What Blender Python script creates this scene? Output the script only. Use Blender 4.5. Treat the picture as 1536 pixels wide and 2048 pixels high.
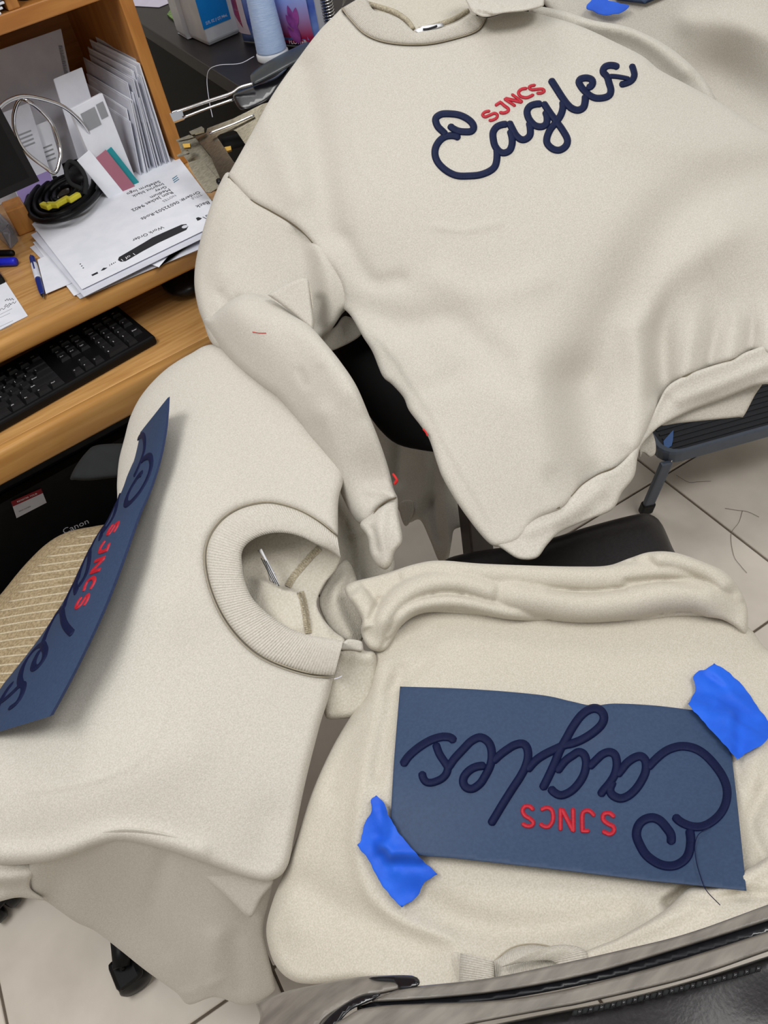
import bpy, bmesh, math, random
import numpy as np
from mathutils import Vector, Matrix
from mathutils.geometry import delaunay_2d_cdt

random.seed(7); np.random.seed(7)
for o in list(bpy.data.objects): bpy.data.objects.remove(o)
S = bpy.context.scene; COL = S.collection

# ------------------------------------------------------------------ camera
F = 1540.0; H = 1.40                       # focal length in pixels of a 1536x2048 frame, eye height
AX = np.array([.799, -.521, .299]); AX /= np.linalg.norm(AX)          # world X (along the desk) in camera axes
ND = np.array([.145, .65, .745]); ND /= np.linalg.norm(ND); ND -= AX*(ND@AX); ND /= np.linalg.norm(ND)
AZ = -ND; AY = np.cross(AZ, AX)
cam = bpy.data.cameras.new('camera'); cam.sensor_fit = 'VERTICAL'; cam.sensor_height = 36
cam.lens = F/2048*36; cam.clip_start = .02
co = bpy.data.objects.new('camera', cam); COL.objects.link(co); S.camera = co
W = np.array([AX, AY, AZ])                 # camera vec (right, down, forward) -> world
m = Matrix.Identity(4)
for r in range(3):
    m[r][0] = W[r][0]; m[r][1] = -W[r][1]; m[r][2] = -W[r][2]
m[2][3] = H; co.matrix_world = m
CAM = np.array([0, 0, H])

# ------------------------------------------------------------------ light, exposure
S.view_settings.view_transform = 'Standard'; S.view_settings.look = 'None'
S.view_settings.exposure = -0.16; S.view_settings.gamma = 1.0; S.view_settings.use_curve_mapping = False
wd = bpy.data.worlds.new('world'); S.world = wd; wd.use_nodes = True
wd.node_tree.nodes['Background'].inputs[0].default_value = (.93, .96, 1, 1)
wd.node_tree.nodes['Background'].inputs[1].default_value = .52
def area(name, loc, size, size_y, power, aim, col=(1, .985, .955)):
    l = bpy.data.lights.new(name, 'AREA'); l.shape = 'RECTANGLE'; l.size = size; l.size_y = size_y; l.energy = power; l.color = col
    o = bpy.data.objects.new(name, l); COL.objects.link(o); o.location = loc
    o.rotation_euler = (Vector(aim)-Vector(loc)).to_track_quat('-Z', 'Y').to_euler(); return o
area('ceiling_panel_lamp', (-.6, .6, 2.65), 1.1, .55, 27, (-.5, .6, 0))
area('ceiling_panel_lamp', (.9, -.35, 2.65), 1.2, .6, 24, (.9, -.2, 0))
area('ceiling_panel_lamp', (.9, 2.3, 2.65), 1.2, .6, 16, (.9, 2.1, 0))

# ------------------------------------------------------------------ pixel rays to points in the room
def rays(px, py):
    px = np.asarray(px, float); py = np.asarray(py, float)
    return np.stack([(px-768)/F, (py-1024)/F, np.ones_like(px)], -1)
def P(px, py, d): return CAM + (rays(px, py)*np.asarray(d)[..., None]) @ W.T
def dh(px, py, h): return (H-h)/(rays(px, py)@ND)
def Ph(px, py, h): return P(px, py, dh(px, py, h))
def Pp(px, py, p0, nrm):
    w = rays(px, py) @ W.T; p0 = np.asarray(p0, float); nrm = np.asarray(nrm, float)
    return CAM + w*(((p0-CAM)@nrm)/(w@nrm))[..., None]
def PY(px, py, y): return Pp(px, py, (0, y, 0), (0, 1, 0))

# ------------------------------------------------------------------ materials
def srgb(r, g, b):
    f = lambda c: (c/255/12.92) if c/255 <= .04045 else ((c/255+.055)/1.055)**2.4
    return (f(r), f(g), f(b), 1)
def mat(name, col, rough=.5, metal=0, col2=None, scale=40, stretch=(1, 1, 1), bump=0, bscale=None, detail=4, trans=0, uv=False, wave=None, spec=.5, coat=0, sheen=0, ramp=(.35, .65), ior=1.45):
    M = bpy.data.materials.new(name); M.use_nodes = True; nt = M.node_tree; N = nt.nodes; L = nt.links
    b = N['Principled BSDF']; b.inputs['Roughness'].default_value = rough; b.inputs['Metallic'].default_value = metal
    b.inputs['Base Color'].default_value = col; b.inputs['Specular IOR Level'].default_value = spec
    b.inputs['Coat Weight'].default_value = coat; b.inputs['Transmission Weight'].default_value = trans; b.inputs['IOR'].default_value = ior
    b.inputs['Sheen Weight'].default_value = sheen; b.inputs['Sheen Roughness'].default_value = .5
    tc = N.new('ShaderNodeTexCoord'); mp = N.new('ShaderNodeMapping'); mp.inputs['Scale'].default_value = stretch
    L.new(tc.outputs['UV' if uv else 'Object'], mp.inputs['Vector'])
    nz = N.new('ShaderNodeTexNoise'); nz.inputs['Scale'].default_value = scale; nz.inputs['Detail'].default_value = detail
    L.new(mp.outputs[0], nz.inputs['Vector'])
    rp = N.new('ShaderNodeValToRGB'); rp.color_ramp.elements[0].position = ramp[0]; rp.color_ramp.elements[1].position = ramp[1]
    c2 = col2 or tuple(c*.92 for c in col[:3])+(1,)
    rp.color_ramp.elements[0].color = c2; rp.color_ramp.elements[1].color = col
    L.new(nz.outputs['Fac'], rp.inputs[0]); L.new(rp.outputs[0], b.inputs['Base Color'])
    if bump:
        src = nz.outputs['Fac']
        if wave:
            wv = N.new('ShaderNodeTexWave'); wv.inputs['Scale'].default_value = wave[0]; wv.bands_direction = wave[1]; wv.inputs['Distortion'].default_value = wave[2]
            L.new(mp.outputs[0], wv.inputs['Vector']); src = wv.outputs['Fac']
        elif bscale:
            n2 = N.new('ShaderNodeTexNoise'); n2.inputs['Scale'].default_value = bscale; n2.inputs['Detail'].default_value = 3
            L.new(tc.outputs['UV' if uv else 'Object'], n2.inputs['Vector']); src = n2.outputs['Fac']
        bp = N.new('ShaderNodeBump'); bp.inputs['Strength'].default_value = bump; bp.inputs['Distance'].default_value = .002
        L.new(src, bp.inputs['Height']); L.new(bp.outputs[0], b.inputs['Normal'])
    return M
FLEECE = mat('cream_fleece', srgb(207, 202, 193), .92, col2=srgb(190, 185, 174), scale=620, bump=.28, bscale=900, spec=.15, sheen=.12)
FLEECE_W = mat('warm_cream_fleece', srgb(207, 200, 188), .92, col2=srgb(190, 183, 168), scale=620, bump=.28, bscale=900, spec=.15, sheen=.12)
FLEECE_IN = mat('cream_fleece_inside', srgb(208, 202, 190), .95, col2=srgb(194, 187, 172), scale=420, bump=.5, bscale=520, spec=.1, sheen=.15)
RIB = mat('cream_rib_knit', srgb(207, 202, 193), .92, col2=srgb(190, 185, 174), scale=500, bump=.25, bscale=900, spec=.15)
SEAM = mat('seam_groove_shade', srgb(112, 101, 82), .9, scale=900)  # dark cord colour paints the shaded groove along the seams
STITCH = mat('stitch_thread', srgb(168, 158, 138), .9, scale=900)
OVERLOCK = mat('overlock_thread', srgb(196, 186, 164), .9, col2=srgb(156, 145, 122), scale=420, bump=.6, bscale=700)
NAVY = mat('navy_satin_thread', srgb(17, 30, 68), .5, col2=srgb(10, 19, 50), scale=7, stretch=(90, 1, 1), bump=.3, uv=True, spec=.22, detail=2)
NAVY_D = mat('dark_navy_satin_thread', srgb(13, 24, 66), .5, col2=srgb(8, 15, 48), scale=7, stretch=(90, 1, 1), bump=.3, uv=True, spec=.22, detail=2)
RED = mat('red_satin_thread', srgb(196, 34, 52), .42, col2=srgb(160, 20, 40), scale=7, stretch=(90, 1, 1), bump=.3, uv=True, spec=.5, detail=2)
PATCHM = mat('slate_blue_vinyl', srgb(49, 69, 100), .6, col2=srgb(44, 63, 93), scale=300, bump=.06, bscale=500)
PATCHE = mat('navy_foam_edge', srgb(38, 56, 98), .6, col2=srgb(32, 48, 88), scale=400)
TAPE = mat('blue_painter_tape', srgb(22, 98, 226), .6, col2=srgb(16, 84, 208), scale=30, bump=.25, bscale=90)
WOOD = mat('desk_wood', srgb(202, 156, 98), .34, col2=srgb(178, 130, 74), scale=9, stretch=(1.2, 14, 14), detail=6, bump=.04, coat=.15)
WOODF = mat('desk_edge_wood', srgb(204, 153, 88), .3, col2=srgb(186, 134, 72), scale=7, stretch=(1, 12, 12), detail=4, coat=.25)
WOODH = mat('hutch_wood', srgb(186, 128, 66), .4, col2=srgb(164, 106, 50), scale=7, stretch=(1.2, 10, 10), detail=6)
WOODV = mat('hutch_upright_wood', srgb(190, 132, 68), .4, col2=srgb(168, 110, 52), scale=7, stretch=(10, 10, 1.2), detail=6)
PAPER = mat('white_paper', srgb(232, 234, 242), .8, col2=srgb(224, 227, 236), scale=30, bump=.05)
PAPER2 = mat('grey_white_paper', srgb(214, 216, 226), .8, col2=srgb(204, 206, 218), scale=25)
INK = mat('black_ink', srgb(34, 34, 40), .7)
INKG = mat('grey_ink', srgb(150, 152, 158), .7)
INKT = mat('teal_ink', srgb(50, 120, 150), .7)
BLACK = mat('black_plastic', srgb(13, 13, 15), .45, spec=.25, col2=srgb(10, 10, 12), scale=60)
BLACKK = mat('black_key_plastic', srgb(24, 24, 27), .5, col2=srgb(20, 20, 22), scale=80)
BLACKS = mat('satin_black_plastic', srgb(18, 18, 21), .32, spec=.35, scale=60)
DGREY = mat('dark_grey_rubber', srgb(38, 39, 40), .85, spec=.2, scale=80, bump=.1, bscale=300)
LEATHER = mat('black_leather', srgb(34, 31, 32), .36, col2=srgb(28, 25, 26), scale=200, bump=.12, bscale=350)
CABINET = mat('black_cabinet', srgb(36, 31, 32), .4, col2=srgb(29, 25, 26), scale=30, bump=.03, spec=.25)
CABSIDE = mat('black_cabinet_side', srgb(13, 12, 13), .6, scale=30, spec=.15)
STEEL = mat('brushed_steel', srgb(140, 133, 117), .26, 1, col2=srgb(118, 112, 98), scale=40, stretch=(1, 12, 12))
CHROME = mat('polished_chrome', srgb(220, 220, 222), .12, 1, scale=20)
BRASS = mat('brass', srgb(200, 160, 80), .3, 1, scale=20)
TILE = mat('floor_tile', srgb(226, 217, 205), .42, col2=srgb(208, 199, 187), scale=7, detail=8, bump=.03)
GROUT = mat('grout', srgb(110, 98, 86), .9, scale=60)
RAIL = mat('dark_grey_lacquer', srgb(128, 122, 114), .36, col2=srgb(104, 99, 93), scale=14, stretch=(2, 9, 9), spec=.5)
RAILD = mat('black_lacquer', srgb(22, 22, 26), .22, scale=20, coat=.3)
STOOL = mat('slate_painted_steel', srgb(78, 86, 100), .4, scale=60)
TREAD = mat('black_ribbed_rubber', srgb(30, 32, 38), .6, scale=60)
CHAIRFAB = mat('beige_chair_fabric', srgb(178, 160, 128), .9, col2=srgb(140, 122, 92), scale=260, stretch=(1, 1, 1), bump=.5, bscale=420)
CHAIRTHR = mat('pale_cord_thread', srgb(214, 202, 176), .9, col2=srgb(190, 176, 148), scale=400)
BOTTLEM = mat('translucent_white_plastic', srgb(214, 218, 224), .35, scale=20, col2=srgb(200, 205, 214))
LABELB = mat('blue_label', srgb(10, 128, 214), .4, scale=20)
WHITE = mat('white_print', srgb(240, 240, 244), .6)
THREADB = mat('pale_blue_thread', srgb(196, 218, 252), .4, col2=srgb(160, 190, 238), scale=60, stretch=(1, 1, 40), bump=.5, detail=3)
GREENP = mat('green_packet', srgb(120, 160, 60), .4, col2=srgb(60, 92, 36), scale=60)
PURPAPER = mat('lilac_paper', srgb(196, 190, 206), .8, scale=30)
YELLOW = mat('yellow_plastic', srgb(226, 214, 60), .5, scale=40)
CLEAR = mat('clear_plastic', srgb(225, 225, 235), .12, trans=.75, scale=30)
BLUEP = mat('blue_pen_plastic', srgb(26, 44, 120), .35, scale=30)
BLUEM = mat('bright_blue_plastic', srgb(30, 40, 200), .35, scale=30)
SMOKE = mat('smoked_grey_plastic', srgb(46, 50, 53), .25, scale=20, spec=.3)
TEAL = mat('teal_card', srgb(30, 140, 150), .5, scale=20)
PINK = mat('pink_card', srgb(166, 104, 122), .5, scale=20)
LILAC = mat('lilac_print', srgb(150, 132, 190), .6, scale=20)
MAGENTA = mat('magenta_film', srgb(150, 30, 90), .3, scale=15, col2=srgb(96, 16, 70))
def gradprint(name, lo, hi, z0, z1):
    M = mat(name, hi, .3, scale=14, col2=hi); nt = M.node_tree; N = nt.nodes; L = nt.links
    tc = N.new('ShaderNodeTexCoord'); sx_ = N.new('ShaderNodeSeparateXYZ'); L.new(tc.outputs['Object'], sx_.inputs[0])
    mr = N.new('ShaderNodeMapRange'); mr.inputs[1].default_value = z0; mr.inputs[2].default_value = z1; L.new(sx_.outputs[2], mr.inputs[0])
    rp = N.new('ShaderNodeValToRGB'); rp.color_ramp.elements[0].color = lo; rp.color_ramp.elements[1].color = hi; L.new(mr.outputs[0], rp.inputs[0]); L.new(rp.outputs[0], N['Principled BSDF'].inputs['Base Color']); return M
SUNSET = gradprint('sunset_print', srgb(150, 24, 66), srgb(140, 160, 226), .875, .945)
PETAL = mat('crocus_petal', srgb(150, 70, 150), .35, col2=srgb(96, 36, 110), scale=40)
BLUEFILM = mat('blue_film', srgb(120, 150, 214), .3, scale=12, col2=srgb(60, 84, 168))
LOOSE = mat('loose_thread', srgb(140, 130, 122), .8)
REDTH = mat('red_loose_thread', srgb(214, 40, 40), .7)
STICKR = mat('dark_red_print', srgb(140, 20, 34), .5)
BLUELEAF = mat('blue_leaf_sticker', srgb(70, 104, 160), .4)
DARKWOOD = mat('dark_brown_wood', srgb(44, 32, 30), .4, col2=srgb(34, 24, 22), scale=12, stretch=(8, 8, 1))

# ------------------------------------------------------------------ object helpers
def link(name, me, m=None, parent=None, smooth=False):
    o = bpy.data.objects.new(name, me); COL.objects.link(o)
    if m and hasattr(me, 'materials') and len(me.materials) == 0: me.materials.append(m)
    if smooth and hasattr(me, 'polygons'): me.polygons.foreach_set('use_smooth', [True]*len(me.polygons))
    if parent:
        o.parent = parent; o.matrix_parent_inverse = Matrix.Translation(-Vector(parent.location)) if parent.parent is None else Matrix.Identity(4)
        if parent.parent is not None:
            o.matrix_parent_inverse = Matrix.Translation(-Vector(parent.parent.location)) if parent.type == 'EMPTY' else Matrix.Identity(4)
    return o
def mesh(name, verts, faces, m, parent=None, smooth=False, uv=None):
    me = bpy.data.meshes.new(name); me.from_pydata([tuple(map(float, v)) for v in verts], [], [tuple(map(int, f)) for f in faces]); me.update()
    if uv is not None:
        l = me.uv_layers.new(name='UVMap'); idx = np.zeros(len(me.loops), dtype=np.int32); me.loops.foreach_get('vertex_index', idx)
        l.data.foreach_set('uv', np.asarray(uv, dtype=np.float32)[idx].ravel())
    return link(name, me, m, parent, smooth)
def tag(o, label=None, cat=None, group=None, kind=None):
    if label: o['label'] = label
    if cat: o['category'] = cat
    if group: o['group'] = group
    if kind: o['kind'] = kind
    return o
def thing(name, label, cat, loc=(0, 0, 0), group=None):
    o = bpy.data.objects.new(name, None); COL.objects.link(o); o.location = tuple(map(float, loc)); o.empty_display_size = .05
    return tag(o, label, cat, group)
def bmobj(name, bm, m, parent=None, smooth=False):
    me = bpy.data.meshes.new(name); bm.normal_update(); bm.to_mesh(me); bm.free()
    return link(name, me, m, parent, smooth)
def frame(o, x, z=None):
    """matrix with origin o, x axis x, z axis ~z"""
    x = Vector(x).normalized(); z = Vector(z or (0, 0, 1)); y = z.cross(x).normalized(); z = x.cross(y)
    M = Matrix((x, y, z)).transposed().to_4x4(); M.translation = Vector(o); return M
def box(name, size, M, m, parent=None, bev=.003, seg=2, smooth=False):
    bm = bmesh.new(); bmesh.ops.create_cube(bm, size=1); bmesh.ops.scale(bm, vec=size, verts=bm.verts)
    if bev: bmesh.ops.bevel(bm, geom=bm.edges[:], offset=min(bev, min(size)*.45), segments=seg, affect='EDGES', profile=.5)
    bmesh.ops.transform(bm, matrix=M, verts=bm.verts); return bmobj(name, bm, m, parent, smooth)
def abox(name, x0, x1, y0, y1, z0, z1, m, parent=None, bev=.003, seg=2):
    return box(name, (x1-x0, y1-y0, z1-z0), Matrix.Translation(((x0+x1)/2, (y0+y1)/2, (z0+z1)/2)), m, parent, bev, seg)
def prism(name, pts, th, m, parent=None, up=(0, 0, 1), bev=0):
    """closed slab: polygon pts (world) extruded by th along up"""
    bm = bmesh.new(); vs = [bm.verts.new(tuple(p)) for p in pts]; f = bm.faces.new(vs)
    r = bmesh.ops.extrude_face_region(bm, geom=[f]); bmesh.ops.translate(bm, vec=Vector(up)*th, verts=[v for v in r['geom'] if isinstance(v, bmesh.types.BMVert)])
    bmesh.ops.recalc_face_normals(bm, faces=bm.faces)
    if bev: bmesh.ops.bevel(bm, geom=bm.edges[:], offset=bev, segments=2, affect='EDGES')
    return bmobj(name, bm, m, parent)
def crom(pts, n=8, closed=False):
    """Catmull-Rom; points with a third truthy entry are corners"""
    pts = [tuple(p) for p in pts]; N = len(pts); out = []
    A = np.array([p[:2] for p in pts], float); cor = [len(p) > 2 and p[2] for p in pts]
    rng = range(N) if closed else range(N-1)
    for i in rng:
        p1 = A[i]; p2 = A[(i+1) % N]
        p0 = A[i-1] if (closed or i > 0) else 2*p1-p2
        p3 = A[(i+2) % N] if (closed or i+2 < N) else 2*p2-p1
        if cor[i]: p0 = 2*p1-p2
        if cor[(i+1) % N]: p3 = 2*p2-p1
        L = np.linalg.norm(p2-p1); k = max(2, int(math.ceil(L/n)))
        for j in range(k):
            t = j/k; out.append(.5*((2*p1)+(-p0+p2)*t+(2*p0-5*p1+4*p2-p3)*t*t+(-p0+3*p1-3*p2+p3)*t**3))
    if not closed: out.append(A[-1])
    return np.array(out)
def crom3(pts, k=6, closed=False):
    A = np.array(pts, float); N = len(A); out = []
    for i in range(N if closed else N-1):
        p1 = A[i]; p2 = A[(i+1) % N]; p0 = A[i-1] if (closed or i > 0) else 2*p1-p2; p3 = A[(i+2) % N] if (closed or i+2 < N) else 2*p2-p1
        for j in range(k):
            t = j/k; out.append(.5*((2*p1)+(-p0+p2)*t+(2*p0-5*p1+4*p2-p3)*t*t+(-p0+3*p1-3*p2+p3)*t**3))
    if not closed: out.append(A[-1])
    return np.array(out)
def tube(name, pts, rad, m, parent=None, seg=8, k=6, closed=False, raw=False):
    """round tube along world points; rad scalar or list per given point"""
    n0 = len(pts); C = np.array(pts, float) if raw else crom3(pts, k, closed); n = len(C)
    R = np.full(n, rad) if np.isscalar(rad) else np.interp(np.linspace(0, n0-1, n), range(n0), rad)
    T = np.gradient(C, axis=0)
    if closed: T = np.roll(C, -1, 0)-np.roll(C, 1, 0)
    T /= np.linalg.norm(T, axis=1)[:, None]+1e-12
    a = np.array([0, 0, 1.]) if abs(T[0][2]) < .9 else np.array([1., 0, 0])
    V = []; N_ = np.cross(T[0], a); N_ /= np.linalg.norm(N_)
    for i in range(n):
        N_ = N_-T[i]*(N_@T[i]); N_ /= np.linalg.norm(N_)+1e-12; B = np.cross(T[i], N_)
        for s in range(seg):
            q = 2*math.pi*s/seg; V.append(C[i]+R[i]*(math.cos(q)*N_+math.sin(q)*B))
    Fc = [(i*seg+s, i*seg+(s+1) % seg, ((i+1) % n)*seg+(s+1) % seg, ((i+1) % n)*seg+s) for i in range(n if closed else n-1) for s in range(seg)]
    if not closed: Fc += [tuple(range(seg))[::-1], tuple((n-1)*seg+s for s in range(seg))]
    return mesh(name, V, Fc, m, parent, True)
def lathe(name, prof, M, m, parent=None, seg=24):
    V = []; n = len(prof)
    for r, z in prof:
        for s in range(seg):
            q = 2*math.pi*s/seg; V.append(M @ Vector((r*math.cos(q), r*math.sin(q), z)))
    Fc = [(i*seg+s, i*seg+(s+1) % seg, (i+1)*seg+(s+1) % seg, (i+1)*seg+s) for i in range(n-1) for s in range(seg)]
    Fc += [tuple(range(seg))[::-1], tuple((n-1)*seg+s for s in range(seg))]
    return mesh(name, V, Fc, m, parent, True)
_txt = {}
def glyphs(s):
    if s not in _txt:
        c = bpy.data.curves.new('t', 'FONT'); c.body = s; c.resolution_u = 2; o = bpy.data.objects.new('t', c); COL.objects.link(o)
        bpy.context.view_layer.update(); dg = bpy.context.evaluated_depsgraph_get()
        me = bpy.data.meshes.new_from_object(o.evaluated_get(dg))
        V = np.array([v.co[:2] for v in me.vertices]); Fc = [tuple(p.vertices) for p in me.polygons]
        bpy.data.objects.remove(o); bpy.data.curves.remove(c); bpy.data.meshes.remove(me); _txt[s] = (V, Fc)
    return _txt[s]
def text(name, s, a, b, up, m, parent=None, lift=.0004, aspect=1.0):
    """printed lettering whose baseline runs a -> b (world); up = surface normal"""
    V, Fc = glyphs(s); a = np.array(a, float); b = np.array(b, float); up = np.array(up, float); up /= np.linalg.norm(up)
    x = b-a; L = np.linalg.norm(x); x /= L; y = np.cross(up, x); w = V[:, 0].max()-V[:, 0].min(); k = L/w
    Q = a+(V[:, :1]-V[:, 0].min())*k*x+V[:, 1:2]*k*aspect*y+up*lift
    return mesh(name, Q, Fc, m, parent)
def decal(name, pts, m, parent=None, th=.0003, up=(0, 0, 1)): return prism(name, pts, th, m, parent, up)

# ------------------------------------------------------------------ cloth: closed shells with a drape given by depth, ridges and folds
def pldist(Q, pl):
    """distance, side, arc parameter of points Q to polyline pl"""
    best = np.full(len(Q), 1e9); sd = np.zeros(len(Q)); tt = np.zeros(len(Q))
    seg = np.linalg.norm(np.diff(pl, axis=0), axis=1); cum = np.concatenate([[0], np.cumsum(seg)]); tot = cum[-1]+1e-9
    for i in range(len(pl)-1):
        a = pl[i]; v = pl[i+1]-a; l2 = v@v+1e-9; t = np.clip(((Q-a)@v)/l2, 0, 1); e = Q-(a+t[:, None]*v); dd = np.einsum('ij,ij->i', e, e)
        k = dd < best; best[k] = dd[k]; sd[k] = np.sign(v[0]*e[k, 1]-v[1]*e[k, 0]); tt[k] = (cum[i]+t[k]*seg[i])/tot
    return np.sqrt(best), sd, tt
def inpoly(Q, pl):
    x, y = Q[:, 0], Q[:, 1]; r = np.zeros(len(Q), bool); n = len(pl); j = n-1
    for i in range(n):
        xi, yi = pl[i]; xj, yj = pl[j]
        c = ((yi > y) != (yj > y)); c2 = x < (xj-xi)*(y-yi)/(yj-yi+1e-12)+xi; r ^= (c & c2); j = i
    return r
def sm(t): t = np.clip(t, 0, 1); return t*t*(3-2*t)
class Drape:
    """ctrl: (px,py,depth). folds: ('g',pts,width,amp) soft ridge; ('f',...) the same, growing from its start; ('s',pts,width,amp) overlapped edge, raised on the side to the
    right of travel (image y down); ('t',pts,width,amp) round roll. amp in metres towards the eye."""
    def __init__(s, ctrl, folds=()):
        c = np.array(ctrl, float); s.c = c[:, :2]/500; K = s._k(s.c); n = len(c)
        A = np.zeros((n+3, n+3)); A[:n, :n] = K+np.eye(n)*1e-4; A[:n, n] = 1; A[:n, n+1:] = s.c; A[n, :n] = 1; A[n+1:, :n] = s.c.T
        s.w = np.linalg.solve(A, np.concatenate([c[:, 2], [0, 0, 0]]))
        s.f = [(k, crom(p, 12), w, a) for k, p, w, a in folds]
    def _k(s, q):
        r2 = ((q[:, None]-s.c[None])**2).sum(-1); return np.where(r2 > 0, .5*r2*np.log(r2+1e-12), 0)
    def D(s, px, py):
        Q = np.stack([np.ravel(px), np.ravel(py)], -1).astype(float); q = Q/500; n = len(s.c)
        d = s._k(q)@s.w[:n]+s.w[n]+q@s.w[n+1:]; roll = np.zeros(len(Q)); have = False
        for k, pl, w, a in s.f:
            if k == 'g':
                e, _, t = pldist(Q, pl); d -= a*np.exp(-(e/w)**2)
            elif k == 'f':
                e, _, t = pldist(Q, pl); d -= a*np.exp(-(e/w)**2)*sm(t/.7)
            elif k == 's':
                e, sd, t = pldist(Q, pl); tap = sm(np.minimum(t, 1-t)/.18)
                d -= np.where(sd > 0, a*np.exp(-(e/w))*sm(e/5), -.35*a*np.exp(-(e/(w*.35))**2)*0)*tap
            elif k == 't':
                e, _, t = pldist(Q, pl); tap = .35+.65*sm(np.minimum(t, 1-t)/.15); h = a*tap*np.sqrt(np.clip(1-(e/w)**2, 0, 1)); roll = np.maximum(roll, h)
        d -= roll
        return d.reshape(np.shape(px))
def panel(name, poly, dr, m, parent=None, R=12, Rm=.010, sp=7, off=0.0, extra=0.0, wob=0.0, smoothpoly=True, curl=None):
    """closed cloth shell over the outline; edges roll round with radius R px / Rm metres"""
    pl = crom(poly, sp, True) if smoothpoly else np.array([p[:2] for p in poly], float)
    if wob:
        ph = np.arange(len(pl)); pl = pl+np.stack([np.sin(ph*1.7)+np.sin(ph*.9+1), np.cos(ph*1.3)+np.sin(ph*.6)], -1)*wob*.5
    n0 = len(pl); cl = np.vstack([pl, pl[:1]])
    area2 = np.sum(cl[:-1, 0]*cl[1:, 1]-cl[1:, 0]*cl[:-1, 1]); sgn = 1 if area2 > 0 else -1
    tg = np.roll(pl, -1, 0)-np.roll(pl, 1, 0); tg /= np.linalg.norm(tg, axis=1)[:, None]+1e-9
    nin = np.stack([-tg[:, 1], tg[:, 0]], -1)*sgn
    pts = []
    for ins in (R*.06, R*.2, R*.45, R*.8):
        q = pl+nin*ins; e, _, _ = pldist(q, cl); ok = inpoly(q, pl) & (e > ins*.9); pts.append(q[ok])
    x0, y0 = pl.min(0); x1, y1 = pl.max(0)
    gy = np.arange(y0, y1, sp*.866); G = []
    for i, y in enumerate(gy): G.append(np.stack([np.arange(x0+(sp/2 if i % 2 else 0), x1, sp), np.full(len(np.arange(x0+(sp/2 if i % 2 else 0), x1, sp)), y)], -1))
    G = np.vstack(G); G = G[inpoly(G, pl)]; e, _, _ = pldist(G, cl); pts.append(G[e > R*.8+sp*.5])
    I = np.vstack(pts); V2 = [Vector(p) for p in np.vstack([pl, I])]
    r = delaunay_2d_cdt(V2, [(i, (i+1) % n0) for i in range(n0)], [], 1, 1e-4)
    Q = np.array([tuple(v) for v in r[0]]); tri = [tuple(f) for f in r[2]]
    e, _, _ = pldist(Q, cl); isb = e < R*.02+.02
    t = np.clip(1-e/R, 0, 1); roll = Rm*(1-np.sqrt(np.clip(1-t*t, 0, 1)))
    base = dr.D(Q[:, 0], Q[:, 1])+off
    front = P(Q[:, 0], Q[:, 1], base+roll)
    back = P(Q[:, 0], Q[:, 1], base+2*Rm-roll+extra*(1-t)**2)
    nQ = len(Q); mp = np.arange(nQ, 2*nQ); mp[isb] = np.arange(nQ)[isb]
    used = np.ones(2*nQ, bool); used[nQ:][isb] = False; new = np.cumsum(used)-1
    V = np.vstack([front, back])[used]
    Fc = []
    for f in tri:
        a = Q[list(f)]; ar = (a[1, 0]-a[0, 0])*(a[2, 1]-a[0, 1])-(a[2, 0]-a[0, 0])*(a[1, 1]-a[0, 1])
        if ar > 0: f = f[::-1]
        Fc.append(tuple(new[i] for i in f)); Fc.append(tuple(new[mp[i]] for i in f[::-1]))
    uv = np.vstack([Q, Q])[used]/1000
    return mesh(name, V, Fc, m, parent, True, uv)
def satin(name, strokes, pos, m, parent, step=4, nseg=8, fat=1.0):
    """raised satin-stitch lettering. strokes: (path, width); pos(u,v,lift in widths)->world"""
    V = []; Fc = []; UV = []
    for path, w in strokes:
        w = w*fat; c = crom(path, step); n = len(c); t = np.gradient(c, axis=0); t /= np.linalg.norm(t, axis=1)[:, None]+1e-9; nr = np.stack([-t[:, 1], t[:, 0]], -1)
        L = np.concatenate([[0], np.cumsum(np.linalg.norm(np.diff(c, axis=0), axis=1))])
        # round caps
        hw = np.full(n, w/2.); e = np.minimum(L, L[-1]-L); hw *= np.sqrt(np.clip(1-(1-np.clip(e/(w*.35), 0, 1))**2, .12, 1))
        b = len(V)
        rows = []
        for j in range(nseg+1):
            sx = -1+2*j/nseg; q = c+nr*(hw*sx)[:, None]; lift = np.sqrt(max(0, 1-sx*sx))*hw*2/w-.12
            rows.append(pos(q[:, 0], q[:, 1], lift)); 
        A = np.stack(rows, 1)
        V += list(A.reshape(-1, 3)); UV += [(L[i]/200, .5+(j/nseg-.5)*.1) for i in range(n) for j in range(nseg+1)]
        for i in range(n-1):
            for j in range(nseg):
                k = b+i*(nseg+1)+j; Fc.append((k, k+nseg+1, k+nseg+2, k+1))
    return mesh(name, V, Fc, m, parent, True, UV)
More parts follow.
